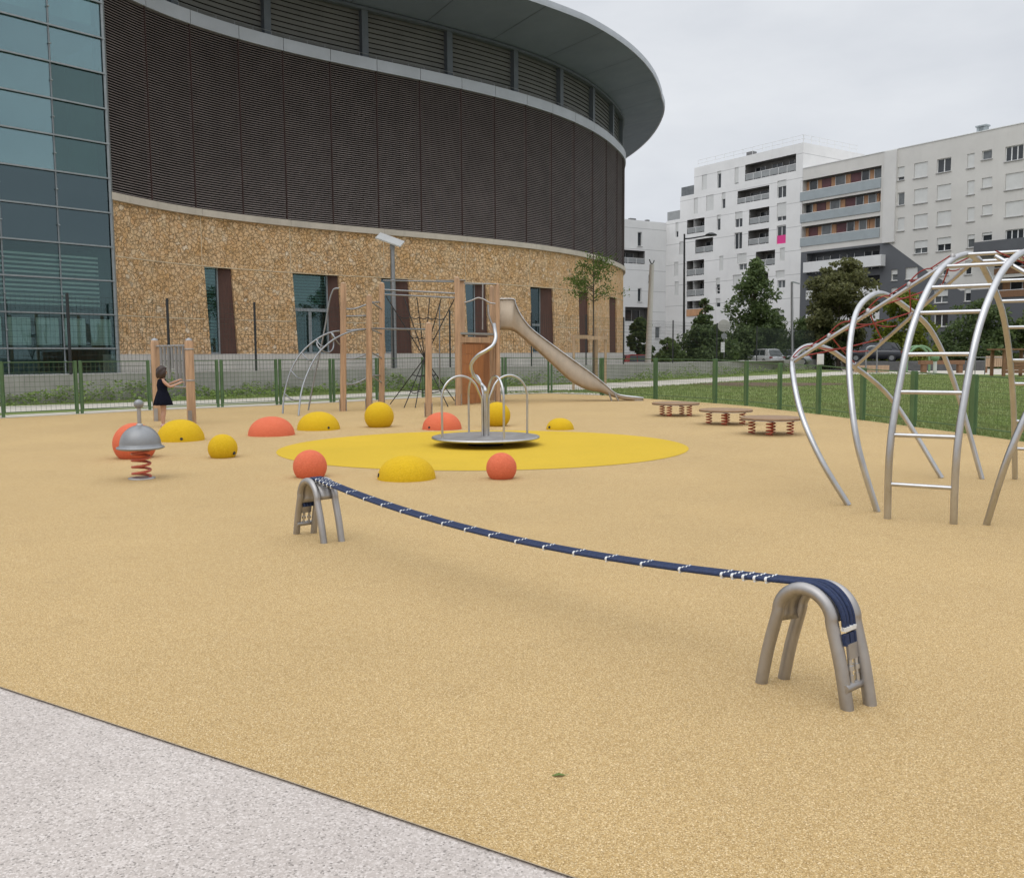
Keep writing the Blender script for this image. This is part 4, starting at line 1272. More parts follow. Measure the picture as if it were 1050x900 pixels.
# ------------------------------------------------------------------ slide
def z7(x, y): return (430 + x * .2381, 250 + y * .2381)
Ys = (FRp.y + BRp.y) / 2 - .28; Wd = .56
topE = [z7(x, y) for x, y in ((345, 238), (405, 238), (416, 262), (436, 305), (480, 362), (560, 425), (650, 491), (740, 556), (800, 605), (840, 640), (880, 655), (965, 664))]
botE = [z7(x, y) for x, y in ((345, 370), (385, 372), (408, 378), (436, 398), (480, 436), (560, 508), (650, 590), (720, 628), (780, 640), (830, 658), (880, 671), (965, 679))]
TE = [at(*p, Ys) for p in topE]; BE = [at(*p, Ys) for p in botE]
sl_ = thing('slide', 'long stainless steel slide running down from the wooden tower', 'slide', Vector((BE[-1].x, Ys, 0)))
TEs, BEs = smooth_path(TE, 4), smooth_path(BE, 4)
b = MB(); prof = []
nsec = 10; vs = []
for p, q in zip(TEs, BEs):
    h = p - q; rad = min(.13, h.length * .5)
    dn = h.normalized()
    sec = [p, q + dn * rad]
    for k in range(1, 5): w = PI / 2 * k / 4; sec.append(q + dn * (rad - rad * math.sin(w)) + Vector((0, rad * (1 - math.cos(w)), 0)))
    sec += [Vector((v.x, 2 * (Ys + Wd / 2) - v.y, v.z)) for v in sec[::-1]]
    vs += sec
k = len(vs) // len(TEs)
b.add(vs, [(i * k + j, i * k + j + 1, (i + 1) * k + j + 1, (i + 1) * k + j) for i in range(len(TEs) - 1) for j in range(k - 1)], True)
ch = b.build('chute', M['slide_steel'], sl_); m_ = ch.modifiers.new('s', 'SOLIDIFY'); m_.thickness = .005
for dy in (0, Wd): MB().tube([p + Vector((0, dy, 0)) for p in TEs], .02, 8).build('edge_tube', M['steel'], sl_)
b = MB()
for (x0, y0, x1, y1) in ((815, 640, 828, 696), (840, 645, 858, 698)):
    for dy in (.05, Wd - .05):
        p, q = at(*z7(x0, y0), Ys + dy - .1), at(*z7(x1, y1), Ys + dy - .1); q.z = 0; b.tube([p, q], .026, 8)
b.build('leg', M['steel_matt'], sl_)
e_ = BE[-1]
b = MB(); b.frame_box(Vector((e_.x - .28, Ys, 0)), (.26, 0, 0), (0, Wd, 0), (0, 0, .03)); b.frame_box(Vector((e_.x - .13, Ys + .03, .03)), (.09, 0, 0), (0, Wd - .06, 0), (.06, 0, max(.08, e_.z - .03))); b.build('foot', M['steel_matt'], sl_)

# ------------------------------------------------------------------ chime panel
Lp, Rp = at(161.5, 420, 21.4), gnd(196.8, 434.2); Lp.z = 0
cp = thing('chime_panel', 'two wooden posts holding a panel of grey metal chime tubes', 'play panel', (Lp + Rp) / 2)
zt = []
for px, p, yt in ((161.5, Lp, 349), (196, Rp, 349)):
    z = at(px, yt, p.y).z; zt.append(z)
    b = MB(); b.tube([p, p + Vector((0, 0, z - .05)), p + Vector((0, 0, z))], [.098, .096, .08], 12); po = b.build('wood_post', M['wood'], cp)
    MB().lathe(p + Vector((0, 0, z)), [(.08, -.004), (.07, .03), (0, .06)], 12).build('post_cap', M['galv'], po)
    b = MB(); b.box(p + Vector((0, -.098, .15)), (.09, .012, .3)); b.build('post_shoe', M['steel_matt'], po)
dv = Rp - Lp; h0 = min(zt)
MB().tube([Lp + Vector((0, 0, h0 - .12)), Rp + Vector((0, 0, h0 - .12))], .03, 8).build('top_bar', M['steel_matt'], cp)
MB().tube([Lp + dv * .35 + Vector((0, 0, .82)), Rp + Vector((0, 0, .82))], .024, 8).build('bottom_bar', M['steel_matt'], cp)
for k in range(7):
    p = Lp + dv * (.18 + .66 * k / 6); z0 = .84 + (.28 if k in (1, 3) else .0) + .04 * (6 - k)
    MB().tube([p + Vector((0, 0, z0)), p + Vector((0, 0, h0 - .1))], .036, 8).build('chime_tube', M['galv'], cp)
for px in (): pass
b = MB()
for z in (.95, h0 - .22): b.lathe(Rp + Vector((0, 0, z)), [(.1, 0), (.104, .01), (.104, .03), (.1, .04)], 12)
b.build('band', M['steel_matt'], cp)
# ------------------------------------------------------------------ apartment buildings
class Facade:
    """a wall plane with real openings, recessed windows and loggias"""
    def __init__(s, root, o, u, n, mat):
        s.root = root; s.o = Vector(o); s.u = Vector(u); s.n = Vector(n); s.mat = mat; s.holes = []; s.outline = []
    def pt(s, t, z, d=0.0): return s.o + s.u * t + s.n * d + Vector((0, 0, z))
    def tz(s, px, py):
        p = onplane(px, py, s.o, s.n); return (p - s.o).dot(s.u), p.z
    def rect(s, x0, x1, yt, yb):
        ym, xm = (yt + yb) / 2, (x0 + x1) / 2
        return s.tz(x0, ym)[0], s.tz(x1, ym)[0], s.tz(xm, yb)[1], s.tz(xm, yt)[1]
    def slab(s, b, t0, t1, z0, z1, d0, d1):
        b.frame_box(s.pt(t0, z0, d0), s.u * (t1 - t0), s.n * (d1 - d0), (0, 0, z1 - z0)); return b
    def window(s, x0, x1, yt, yb, kind, frac=.6, sill=True):
        t0, t1, z0, z1 = s.rect(x0, x1, yt, yb); s.holes.append((t0, t1, z0, z1)); R_ = -.20
        fr = MB(); w = .07
        s.slab(fr, t0, t0 + w, z0, z1, R_, R_ + .06); s.slab(fr, t1 - w, t1, z0, z1, R_, R_ + .06)
        s.slab(fr, t0 + w, t1 - w, z0, z0 + w, R_, R_ + .06); s.slab(fr, t0 + w, t1 - w, z1 - w, z1, R_, R_ + .06)
        n = 3 if (t1 - t0) > 1.7 else 2 if (t1 - t0) > 1.1 else 1
        for k in range(1, n):
            tc_ = t0 + (t1 - t0) * k / n; s.slab(fr, tc_ - .05, tc_ + .05, z0 + w, z1 - w, R_, R_ + .06)
        f = fr.build('window', M['frame_white'], s.root)
        pz1 = z1
        if kind in ('half', 'shut', 'pink'):
            fr_ = 1.0 if kind == 'shut' else frac
            zs_ = z1 - (z1 - z0) * fr_
            b = MB(); s.slab(b, t0 + .012, t1 - .012, zs_, z1 - .006, R_ + .065, R_ + .12); s.slab(b, t0 + .012, t1 - .012, zs_ + .001, zs_ + .06, R_ + .066, R_ + .135)
            b.build('shutter', M['shutter_white'], f); 
            if kind == 'pink':
                b = MB(); s.slab(b, t0 + .02, t1 - .02, z0 + .02, z0 + (z1 - z0) * .46, R_ + .07, R_ + .1); b.build('pink_screen', M['pink'], f)
        b = MB(); s.slab(b, t0 + .02, t1 - .02, z0 + .02, z1 - .02, R_ - .02, R_ + .02); b.build('pane', M['pane_dark' if random.random() < .7 else 'pane_mid'], f)
        if sill:
            b = MB(); s.slab(b, t0 - .08, t1 + .08, z0 - .07, z0 - .003, -.02, .10); b.build('sill', M['sill'], f)
    def loggia(s, x0, x1, yt, yb, back='loggia', rail='glass', depth=1.5, seq=None, railfrac=.42):
        t0, t1, z0, z1 = s.rect(x0, x1, yt, yb); s.holes.append((t0, t1, z0, z1))
        b = MB(); D = -depth
        b.add([s.pt(t0, z0, D), s.pt(t1, z0, D), s.pt(t1, z1, D), s.pt(t0, z1, D)], [(0, 1, 2, 3)])
        b.add([s.pt(t0, z0, 0), s.pt(t0, z0, D), s.pt(t0, z1, D), s.pt(t0, z1, 0)], [(0, 1, 2, 3)])
        b.add([s.pt(t1, z0, D), s.pt(t1, z0, 0), s.pt(t1, z1, 0), s.pt(t1, z1, D)], [(0, 1, 2, 3)])
        b.add([s.pt(t0, z0, 0), s.pt(t1, z0, 0), s.pt(t1, z0, D), s.pt(t0, z0, D)], [(0, 1, 2, 3)])
        b.add([s.pt(t0, z1, D), s.pt(t1, z1, D), s.pt(t1, z1, 0), s.pt(t0, z1, 0)], [(0, 1, 2, 3)])
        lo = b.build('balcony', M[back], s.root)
        if seq:
            tot = sum(w for w, _ in seq); c = t0
            for w, mt in seq:
                e = c + (t1 - t0) * w / tot
                bb = MB(); s.slab(bb, c + .04, e - .04, z0 + .05, z1 - .12, D + .01, D + .07); bb.build('back_panel', M[mt], lo)
                if mt.startswith('pane'):
                    bb = MB(); s.slab(bb, c, c + .07, z0 + .05, z1 - .1, D + .02, D + .1); s.slab(bb, e - .07, e, z0 + .05, z1 - .1, D + .02, D + .1); bb.build('door_frame', M['frame_white'], lo)
                c = e
        else:
            n = max(1, int((t1 - t0) / 2.6))
            for k in range(n):
                a = t0 + (t1 - t0) * (k + .18) / n; e = t0 + (t1 - t0) * (k + .80) / n
                bb = MB(); s.slab(bb, a, e, z0 + .08, z0 + (z1 - z0) * .82, D + .01, D + .05); w_ = bb.build('door_pane', M['pane_dark'], lo)
                bb = MB()
                for q in (a, (a + e) / 2 - .03, e - .06): s.slab(bb, q, q + .06, z0 + .08, z0 + (z1 - z0) * .84, D + .02, D + .09)
                bb.build('door_frame', M['frame_white'], lo)
        zr = z0 + (z1 - z0) * railfrac
        if rail == 'glass':
            n = max(2, int((t1 - t0) / 1.2)); bb = MB()
            for k in range(n): s.slab(bb, t0 + (t1 - t0) * k / n + .05, t0 + (t1 - t0) * (k + 1) / n - .05, z0 + .1, zr - .05, -.06, -.04)
            ro = bb.build('railing', M['rail_glass'], lo)
            bb = MB(); s.slab(bb, t0 + .01, t1 - .01, zr - .04, zr + .02, -.08, -.02)
            for k in range(1, n): s.slab(bb, t0 + (t1 - t0) * k / n - .03, t0 + (t1 - t0) * k / n + .03, z0 + .02, zr - .04, -.08, -.02)
            bb.build('rail_frame', M['frame_white'], ro)
        elif rail:
            bb = MB(); s.slab(bb, t0 - .0, t1 + .0, z0 - .12, zr, .01, .09); ro = bb.build('railing', M[rail], lo)
            bb = MB(); s.slab(bb, t0, t1, zr + .003, zr + .06, .0, .10); bb.build('hand_rail', M['frame_white'], ro)
    def wall(s, outline, zbase, name='wall', back=None):
        """outline: list of (t0, t1, ztop); cells outside the openings"""
        ts = sorted({round(v, 3) for o in outline for v in o[:2]} | {round(v, 3) for h in s.holes for v in h[:2]})
        zs_ = sorted({zbase} | {round(o[2], 3) for o in outline} | {round(v, 3) for h in s.holes for v in h[2:]})
        b = MB()
        def free(t, z):
            top = max([o[2] for o in outline if o[0] <= t <= o[1]] or [-1])
            if z > top: return False
            return not any(h[0] < t < h[1] and h[2] < z < h[3] for h in s.holes)
        for j in range(len(zs_) - 1):
            zm = (zs_[j] + zs_[j + 1]) / 2; run = None
            for i in range(len(ts) - 1):
                ok = free((ts[i] + ts[i + 1]) / 2, zm)
                if ok and run is None: run = ts[i]
                if run is not None and (not ok or i == len(ts) - 2):
                    e = ts[i] if not ok else ts[i + 1]
                    b.add([s.pt(run, zs_[j]), s.pt(e, zs_[j]), s.pt(e, zs_[j + 1]), s.pt(run, zs_[j + 1])], [(0, 1, 2, 3)]); run = None
        for h in s.holes:                               # reveals
            t0, t1, z0, z1 = h; D = -.24
            b.add([s.pt(t0, z0, 0), s.pt(t0, z0, D), s.pt(t0, z1, D), s.pt(t0, z1, 0)], [(0, 1, 2, 3)])
            b.add([s.pt(t1, z0, D), s.pt(t1, z0, 0), s.pt(t1, z1, 0), s.pt(t1, z1, D)], [(0, 1, 2, 3)])
            b.add([s.pt(t0, z1, D), s.pt(t1, z1, D), s.pt(t1, z1, 0), s.pt(t0, z1, 0)], [(0, 1, 2, 3)])
            b.add([s.pt(t0, z0, 0), s.pt(t1, z0, 0), s.pt(t1, z0, D), s.pt(t0, z0, D)], [(0, 1, 2, 3)])
        if back:
            for t0, t1, zt in outline:                 # body behind: sides, rear and roof
                p = [s.pt(t0, 0, 0), s.pt(t1, 0, 0), s.pt(t1, 0, -back), s.pt(t0, 0, -back)]
                for i, j in ((1, 2), (2, 3), (3, 0)):
                    b.add([p[i], p[j], p[j] + Vector((0, 0, zt)), p[i] + Vector((0, 0, zt))], [(0, 1, 2, 3)])
                b.add([q + Vector((0, 0, zt)) for q in p], [(0, 1, 2, 3)])
        return b.build(name, s.mat, s.root)

def z3(x, y): return (620 + x / 4.565, 100 + y / 4.565)
def z4(x, y): return (820 + x / 4.565, 100 + y / 4.565)
def rc3(x0, x1, y0, y1): a, b_ = z3(x0, y0); c, d = z3(x1, y1); return a, c, b_, d
def rc4(x0, x1, y0, y1): a, b_ = z4(x0, y0); c, d = z4(x1, y1); return a, c, b_, d
U_ = Vector((.566, -.824, 0)).normalized(); N_ = Vector((-.824, -.566, 0)).normalized()
O_ = at(819, 365, 111); O_.z = 0

# --- white stepped block
bA = thing('apartment_building', 'white stepped apartment block with recessed glass balconies and a roof railing', 'building', O_, 'apartment blocks beyond the street')
fA = Facade(bA, O_, U_, N_, M['white_wall'])
for r in (rc3(658, 895, 290, 368), rc3(622, 770, 425, 487), rc3(676, 770, 518, 590), rc3(672, 768, 618, 688), rc3(707, 797, 718, 787), rc3(386, 467, 568, 635), rc3(424, 507, 660, 726), rc3(384, 465, 762, 833), rc3(384, 465, 857, 930), rc3(720, 765, 822, 890)):
    fA.loggia(*r)
x0, x1, y0, y1 = 704.3, 721, 308.5, 323
fA.loggia(x0, x1, y0, y1, back='loggia', rail='wood_panel')
for r, k, f in ((rc3(527, 545, 345, 425), 'half', .15), (rc3(548, 565, 445, 520), 'half', .4), (rc3(525, 542, 550, 622), 'half', .25), (rc3(610, 645, 535, 608), 'half', .45), (rc3(607, 643, 632, 710), 'dark', 0), (rc3(808, 850, 388, 470), 'half', .35), (rc3(805, 848, 598, 684), 'pink', .06), (rc3(628, 665, 778, 808), 'dark', 0), (rc3(808, 845, 855, 892), 'dark', 0), (rc3(455, 478, 362, 432), 'shut', 1), (rc3(608, 627, 328, 405), 'half', .93), (rc3(418, 437, 470, 545), 'shut', 1), (rc3(475, 510, 457, 530), 'shut', 1), (rc3(806, 850, 493, 578), 'half', .75), (rc3(332, 345, 585, 655), 'half', .6), (rc3(537, 555, 742, 810), 'shut', 1), (rc3(820, 843, 704, 765), 'shut', 1), (rc3(620, 664, 730, 777), 'shut', 1), (rc3(325, 345, 770, 835), 'shut', 1), (rc3(520, 540, 845, 905), 'half', .5), (rc3(800, 842, 810, 845), 'shut', 1), (rc3(600, 640, 830, 895), 'shut', 1), (rc3(350, 368, 675, 735), 'shut', 1), (rc3(328, 346, 862, 925), 'shut', 1)):
    fA.window(*r, k, f, sill=False)
for r, k in (((734.5, 738.2, 294.5, 301.5), 'dark'), ((734, 738.5, 306, 315), 'half'), ((758, 766, 300, 309), 'dark'), ((796, 804, 318, 328), 'half')):
    fA.window(*r, k, .5, sill=False)
tA1 = fA.tz(711, 250)[0]; tA2 = fA.tz(697, 250)[0]; tA3 = fA.tz(683, 250)[0]
hA = fA.tz(818, 147.5)[1]; hA1 = fA.tz(704, 200.8)[1]; hA2 = fA.tz(690, 226)[1]
outA = [(tA1, -.02, hA), (tA2, tA1, hA1), (tA3, tA2, hA2)]
fA.wall(outA, -.1, back=12)
# roof railing, terrace railings, chimney
b = MB()
def roof_rail(fc, b, t0, t1, z, d, h=1.0, step=1.5):
    n = int(abs(t1 - t0) / step)
    for k in range(n + 1):
        p = fc.pt(t0 + (t1 - t0) * k / n, z, d); b.beam(p, p + Vector((0, 0, h)), .035)
    for zz in (h, h * .55): b.beam(fc.pt(t0, z + zz, d), fc.pt(t1, z + zz, d), .045)
roof_rail(fA, b, tA1 + .3, -.3, hA, -.4)
for k in range(8):
    p = fA.pt(-.35, hA, -.4 - k * 1.5); b.beam(p, p + Vector((0, 0, 1)), .05)
b.beam(fA.pt(-.35, hA + 1, -.4), fA.pt(-.35, hA + 1, -11), .045); b.beam(fA.pt(-.35, hA + .55, -.4), fA.pt(-.35, hA + .55, -11), .045)
b.build('roof_railing', M['frame_white'], bA)
for (t0, t1, z) in ((tA2, tA1, hA1), (tA3, tA2, hA2)):
    b = MB(); fA.slab(b, t0 + .1, t1 - .1, z + .05, z + 1.25, -.15, -.10); b.build('terrace_railing', M['pane_mid' if z == hA1 else 'rail_glass'], bA)
b = MB(); tt = fA.tz(763, 160)[0]; fA.slab(b, tt - .5, tt + .5, hA - .05, hA + .7, -1.8, -1.0); b.build('chimney', M['roof_dark'], bA)

# --- low white block at the far end
O2 = fA.pt(tA3, 0, -.3); U2 = Vector((.846, .533, 0)).normalized(); N2 = Vector((.533, -.846, 0)).normalized()
bC = thing('apartment_building', 'lower white block half hidden by the arena, with one long dark balcony', 'building', O2, 'apartment blocks beyond the street')
fC = Facade(bC, O2, U2, N2, M['white_wall2'])
fC.loggia(*rc3(70, 188, 715, 777)); fC.window(*rc3(155, 175, 630, 697), 'dark'); fC.window(*rc3(205, 220, 828, 866), 'dark')
fC.window(654, 657.8, 295.5, 309.5, 'dark'); fC.window(665.2, 667.6, 281, 288.5, 'dark'); fC.loggia(641, 668, 315, 329.5, back='loggia', rail=None); fC.window(672, 677, 335, 347, 'dark')
hC = fC.tz(670, 227.5)[1]
fC.wall([(-30, 0, hC)], -.1, back=11)
b = MB()
for px in (655, 658, 672): 
    t_ = fC.tz(px, 228)[0]; fC.slab(b, t_ - .25, t_ + .25, hC, hC + .5, -2, -1.5)
b.build('roof_vent', M['roof_dark'], bC)

# --- cream block with timber loggias and a slate base
bB = thing('apartment_building', 'pale cream apartment block with timber balconies and dark slate lower floors', 'building', O_ + U_ * .1, 'apartment blocks beyond the street')
fB = Facade(bB, O_ + N_ * .02, U_, N_, M['cream_wall'])
S1_ = [(.6, 'wood_panel'), (1.0, 'pane_dark'), (.5, 'wood_panel'), (1.1, 'burgundy'), (.5, 'wood_panel'), (1.2, 'pane_mid'), (.6, 'wood_panel'), (1.2, 'burgundy'), (.9, 'pane_dark'), (.5, 'wood_panel'), (.9, 'pane_mid'), (.3, 'wood_panel')]
for i, (x0, x1, y0, y1) in enumerate((rc4(5, 381, 355, 450), rc4(5, 378, 468, 555), rc4(5, 375, 580, 672))):
    fB.loggia(x0, x1, y0, y1, back='loggia', rail='parapet_grey', depth=.85, seq=S1_[i:] + S1_[:i], railfrac=.40)
for xs_, rows in (((458, 490), ((325, 388, 'half', .75), (445, 505, 'dark', 0), (563, 625, 'shut', 1))), ((535, 598), ((305, 375, 'shut', 1), (427, 495, 'shut', 1), (547, 612, 'shut', 1), (670, 730, 'half', .58))), ((642, 708), ((285, 350, 'dark', 0), (408, 478, 'shut', 1), (532, 600, 'shut', 1), (655, 718, 'half', .5))), ((784, 818), ((263, 330, 'shut', 1), (390, 455, 'shut', 1), (515, 580, 'shut', 1), (642, 703, 'half', .35))), ((853, 900), ((247, 290, 'dark', 0), (375, 422, 'shut', 1), (503, 550, 'shut', 1), (632, 672, 'half', .3))), ((962, 1046), ((225, 295, 'dark', 0), (353, 430, 'shut', 1), (485, 557, 'shut', 1), (617, 690, 'dark', 0)))):
    for y0, y1, k, f in rows: fB.window(*rc4(xs_[0], xs_[1], y0, y1), k, f)
for r, k, f in (((989.5, 996, 267.5, 281.5), 'half', .4), ((960, 972.5, 272, 282.5), 'half', .5)): fB.window(*r, k, f)
# windows of the slate base
for r, k, f in ((rc4(430, 458, 805, 857), 'half', .45), (rc4(497, 552, 795, 850), 'shut', 1), (rc4(430, 458, 890, 935), 'half', .5), ((928, 940, 302, 316), 'half', .45), ((958, 972, 297, 310.5), 'half', .5), ((989, 995.5, 296, 309), 'half', .35), ((928, 940, 325, 338), 'dark', 0), ((958, 972, 322, 335), 'dark', 0)): fB.window(*r, k, f)
fB.loggia(827, 902, 256, 278.5, back='slate_wall', rail=None, depth=1.1)
fB.loggia(827, 902, 285, 304, back='slate_wall', rail='parapet_white', depth=1.1, railfrac=.42)
fB.loggia(827, 902, 311, 329, back='slate_wall', rail='parapet_white', depth=1.1, railfrac=.42)
SB = [(.8, 'wood_panel'), (1.2, 'pane_dark'), (.7, 'wood_panel'), (1.2, 'burgundy')]
fB.loggia(1020, 1062, 284, 303, back='loggia', rail='wood_brown', seq=SB, railfrac=.3)
fB.loggia(1020, 1062, 262, 279, back='loggia', rail='wood_brown', seq=SB, railfrac=.3)
hB = fB.tz(905, 156.3)[1]
fB.wall([(.02, 44, hB)], -.1, back=13)
# slate cladding over the lower floors (openings kept), bounded by a slanting upper edge
cut = [(0, fB.tz(820, 259)[1]), (fB.tz(905, 249)[0], fB.tz(905, 249)[1] - .02), (fB.tz(912, 249)[0], fB.tz(912, 249.5)[1]), (fB.tz(952, 278)[0], fB.tz(952, 279)[1]), (fB.tz(985, 300)[0], fB.tz(985, 298)[1]), (44, fB.tz(985, 298)[1])]
def topz(t):
    for (a, za), (c, zc) in zip(cut, cut[1:]):
        if a <= t <= c: return za + (zc - za) * (t - a) / max(c - a, 1e-6)
    return cut[-1][1]
b = MB(); tt = sorted({c[0] for c in cut} | {h[k] for h in fB.holes for k in (0, 1)} | set(np.arange(.02, 44, .5)))
tt = [t for t in tt if .02 <= t <= 44]
for i in range(len(tt) - 1):
    t0, t1 = tt[i], tt[i + 1]; tm_ = (t0 + t1) / 2
    if t1 - t0 < 1e-4: continue
    hs_ = sorted([(h[2], h[3]) for h in fB.holes if h[0] < tm_ < h[1] and h[2] < topz(tm_)])
    z = -.1
    for (h0, h1) in hs_ + [(999, 999)]:
        a0, a1 = min(h0, topz(t0)), min(h0, topz(t1))
        if max(a0, a1) > z + .01: b.add([fB.pt(t0, z, .03), fB.pt(t1, z, .03), fB.pt(t1, a1, .03), fB.pt(t0, a0, .03)], [(0, 1, 2, 3)])
        z = h1
        if z > 900: break
b.build('slate_cladding', M['slate_wall'], bB)
b = MB(); t0 = fB.tz(904, 300)[0]; t1 = fB.tz(916, 300)[0]; fB.slab(b, t0, t1, fB.tz(910, 249)[1], hB - .05, 0, .25); b.build('pilaster', M['cream_light'], bB)
b = MB(); t0, t1, z0, z1 = fB.rect(828.5, 908, 265.5, 275.5); fB.slab(b, t0, t1, z0 - .1, z1, .04, .9); b.build('box_balcony', M['parapet_white'], bB)
b = MB(); t0, t1, z0, z1 = fB.rect(1005.5, 1075, 246, 259); fB.slab(b, t0, t1, z0 - .2, z1, .04, 1.3); b.build('box_balcony', M['parapet_slate'], bB)
b = MB(); fB.slab(b, .02, 44, hB, hB + .08, -.5, .06); b.build('roof_edge', M['frame_white'], bB)
for px in (996, 998.5):
    t_ = fB.tz(px, 135)[0]; b = MB(); fB.slab(b, t_ - .35, t_ + .35, hB, hB + .9, -2.2, -1.6); fB.slab(b, t_ - .45, t_ + .45, hB + .9, hB + 1.05, -2.3, -1.5); b.build('chimney', M['parapet_grey'], bB)
b = MB(); b.frame_box(fB.pt(10, .1, 1.0), fB.u * 34, fB.n * .3, (0, 0, 1.1)); tag(b.build('garden_wall', M['cap_stone']), 'low pale wall at the foot of the cream apartment block', 'wall')

# ------------------------------------------------------------------ trees and bushes
def leafmesh(name, C, size, mat, parent, flat=.5):
    n = len(C); C = np.array(C)
    a = rng.normal(0, 1, (n, 3)); a /= np.linalg.norm(a, axis=1)[:, None]
    c = rng.normal(0, 1, (n, 3)); c[:, 2] *= 1 - flat; c -= (c * a).sum(1)[:, None] * a; c /= np.linalg.norm(c, axis=1)[:, None] + 1e-9
    s_ = size * rng.uniform(.55, 1.35, n)[:, None]
    V = np.stack([C - a * s_, C - c * s_ * .55, C + a * s_, C + c * s_ * .55], 1).reshape(-1, 3)
    return mesh_np(name, V, np.arange(4 * n).reshape(-1, 4), mat, parent)

def tree(name, label, px, Y, half_px, ytop, ybot, shape, mat, n, size, cat='tree', trunk=.16, clumps=70, group=None, dx=0):
    base = at(px, 400, Y); base.z = 0
    top = at(px, ytop, Y).z; bot = max(.15, at(px, ybot, Y).z); half = half_px / FPX * Y
    o = thing(name, label, cat, base, group)
    H_ = top - bot; cents = []
    for k in range(clumps):
        f = random.random()
        if shape == 'cone': f = f ** 1.35; rad = half * (1.0 - f) ** .62 * (.75 + .25 * min(1, f * 8)) + .05
        elif shape == 'round': rad = half * math.sqrt(max(.02, 1 - (2 * f - 1) ** 2)) * .95
        elif shape == 'dome': rad = half * math.sqrt(max(.02, 1 - f ** 2.2)) * .95
        else: rad = half * (.55 + .45 * math.sin(PI * f)) * (1 - .4 * f)
        rr = rad * math.sqrt(random.random()) * random.uniform(.75, 1.12); a = random.uniform(0, 2 * PI)
        cents.append((base.x + rr * math.cos(a), base.y + rr * math.sin(a), bot + H_ * f * random.uniform(.95, 1.0), (.30 + .5 * random.random() ** 2) * (half * .42 + .12) * (.45 + .55 * (rad / half))))
    C = np.array(cents); w_ = C[:, 3] ** 2; idx = rng.choice(len(C), n, p=w_ / w_.sum())
    d = rng.normal(0, 1, (n, 3)); d /= np.linalg.norm(d, axis=1)[:, None]; d *= rng.random(n)[:, None] ** .45
    P = C[idx, :3] + d * C[idx, 3][:, None] * np.array([1.15, 1.15, .8])
    P[:, 2] = np.maximum(P[:, 2], .05)
    b = MB(); hz = bot + H_ * (.9 if shape == 'cone' else .6)
    wob = [Vector((random.uniform(-1, 1), random.uniform(-1, 1), 0)) * half * .06 for _ in range(6)]
    T = [base + Vector((0, 0, -.1))] + [base + wob[k] + Vector((0, 0, hz * (k + 1) / 6)) for k in range(6)]
    b.tube(smooth_path(T, 2), [trunk * (1 - .85 * k / 12) for k in range(13)], 7)
    for k in range(min(14, clumps // 3)):
        c = cents[k * 3]; z0 = min(hz * .95, max(bot * .8, c[2] - half * .5)); p = base + Vector((0, 0, z0))
        q = Vector(c[:3]); m = p.lerp(q, .55) + Vector((0, 0, .05 * half)); b.tube(smooth_path([p, m, q], 3), [trunk * .35 * (1 - .8 * j / 6) for j in range(7)], 5)
    b.build('trunk', M['bark'], o)
    leafmesh('crown', P, size, mat, o)
    return o
tree('conifer_tree', 'tall dark green cone shaped tree in front of the white apartment block', 772, 84, 40, 263, 372, 'cone', M['leaf_dark'], 17000, .17, clumps=230, trunk=.22)
tree('street_tree', 'small pointed dark tree left of the tall cone shaped tree', 722, 76, 21, 305, 374, 'cone', M['leaf_dark'], 6500, .15, clumps=90)
tree('olive_tree', 'rounded olive brown tree in front of the slate floors', 859, 86, 37, 266, 362, 'round', M['leaf_olive'], 14000, .18, clumps=120, trunk=.2)
tree('lime_bush', 'yellow green bushy tree behind the climbing arches', 928, 84, 40, 300, 376, 'dome', M['leaf_lime'], 9500, .18, clumps=100)
tree('dark_bush', 'dark green bushes between the yellow green tree and the slate wall', 1000, 86, 42, 308, 376, 'dome', M['leaf_dark'], 10000, .18, clumps=110, group='dark bushes in front of the apartments')
tree('dark_bush', 'dark round bush at the right edge before the brown balconies', 1052, 84, 24, 314, 376, 'dome', M['leaf_mid'], 5000, .18, clumps=60, group='dark bushes in front of the apartments')
tree('dark_bush', 'dark bush growing behind the leaning grey pole beside the arena', 655, 73, 17, 326, 373, 'dome', M['leaf_dark'], 4500, .15, clumps=60, group='dark bushes in front of the apartments')
tree('dark_bush', 'loose green bush behind the mesh fence left of the black lamp post', 683, 68, 17, 345, 374, 'dome', M['leaf_mid'], 2600, .14, clumps=34, group='dark bushes in front of the apartments')
tree('dark_bush', 'wide dark bush behind the mesh fence under the black lamp post', 724, 71, 34, 333, 374, 'dome', M['leaf_dark'], 7500, .15, clumps=95, group='dark bushes in front of the apartments')
tree('hedge', 'dark hedge behind the mesh fence below the olive tree', 838, 89, 42, 324, 373, 'dome', M['leaf_dark'], 9000, .18, 'hedge', clumps=110)
tree('hedge', 'dark green hedge behind the mesh fence beside the conifer', 786, 90, 30, 330, 373, 'dome', M['leaf_dark'], 5500, .18, 'hedge', clumps=70)

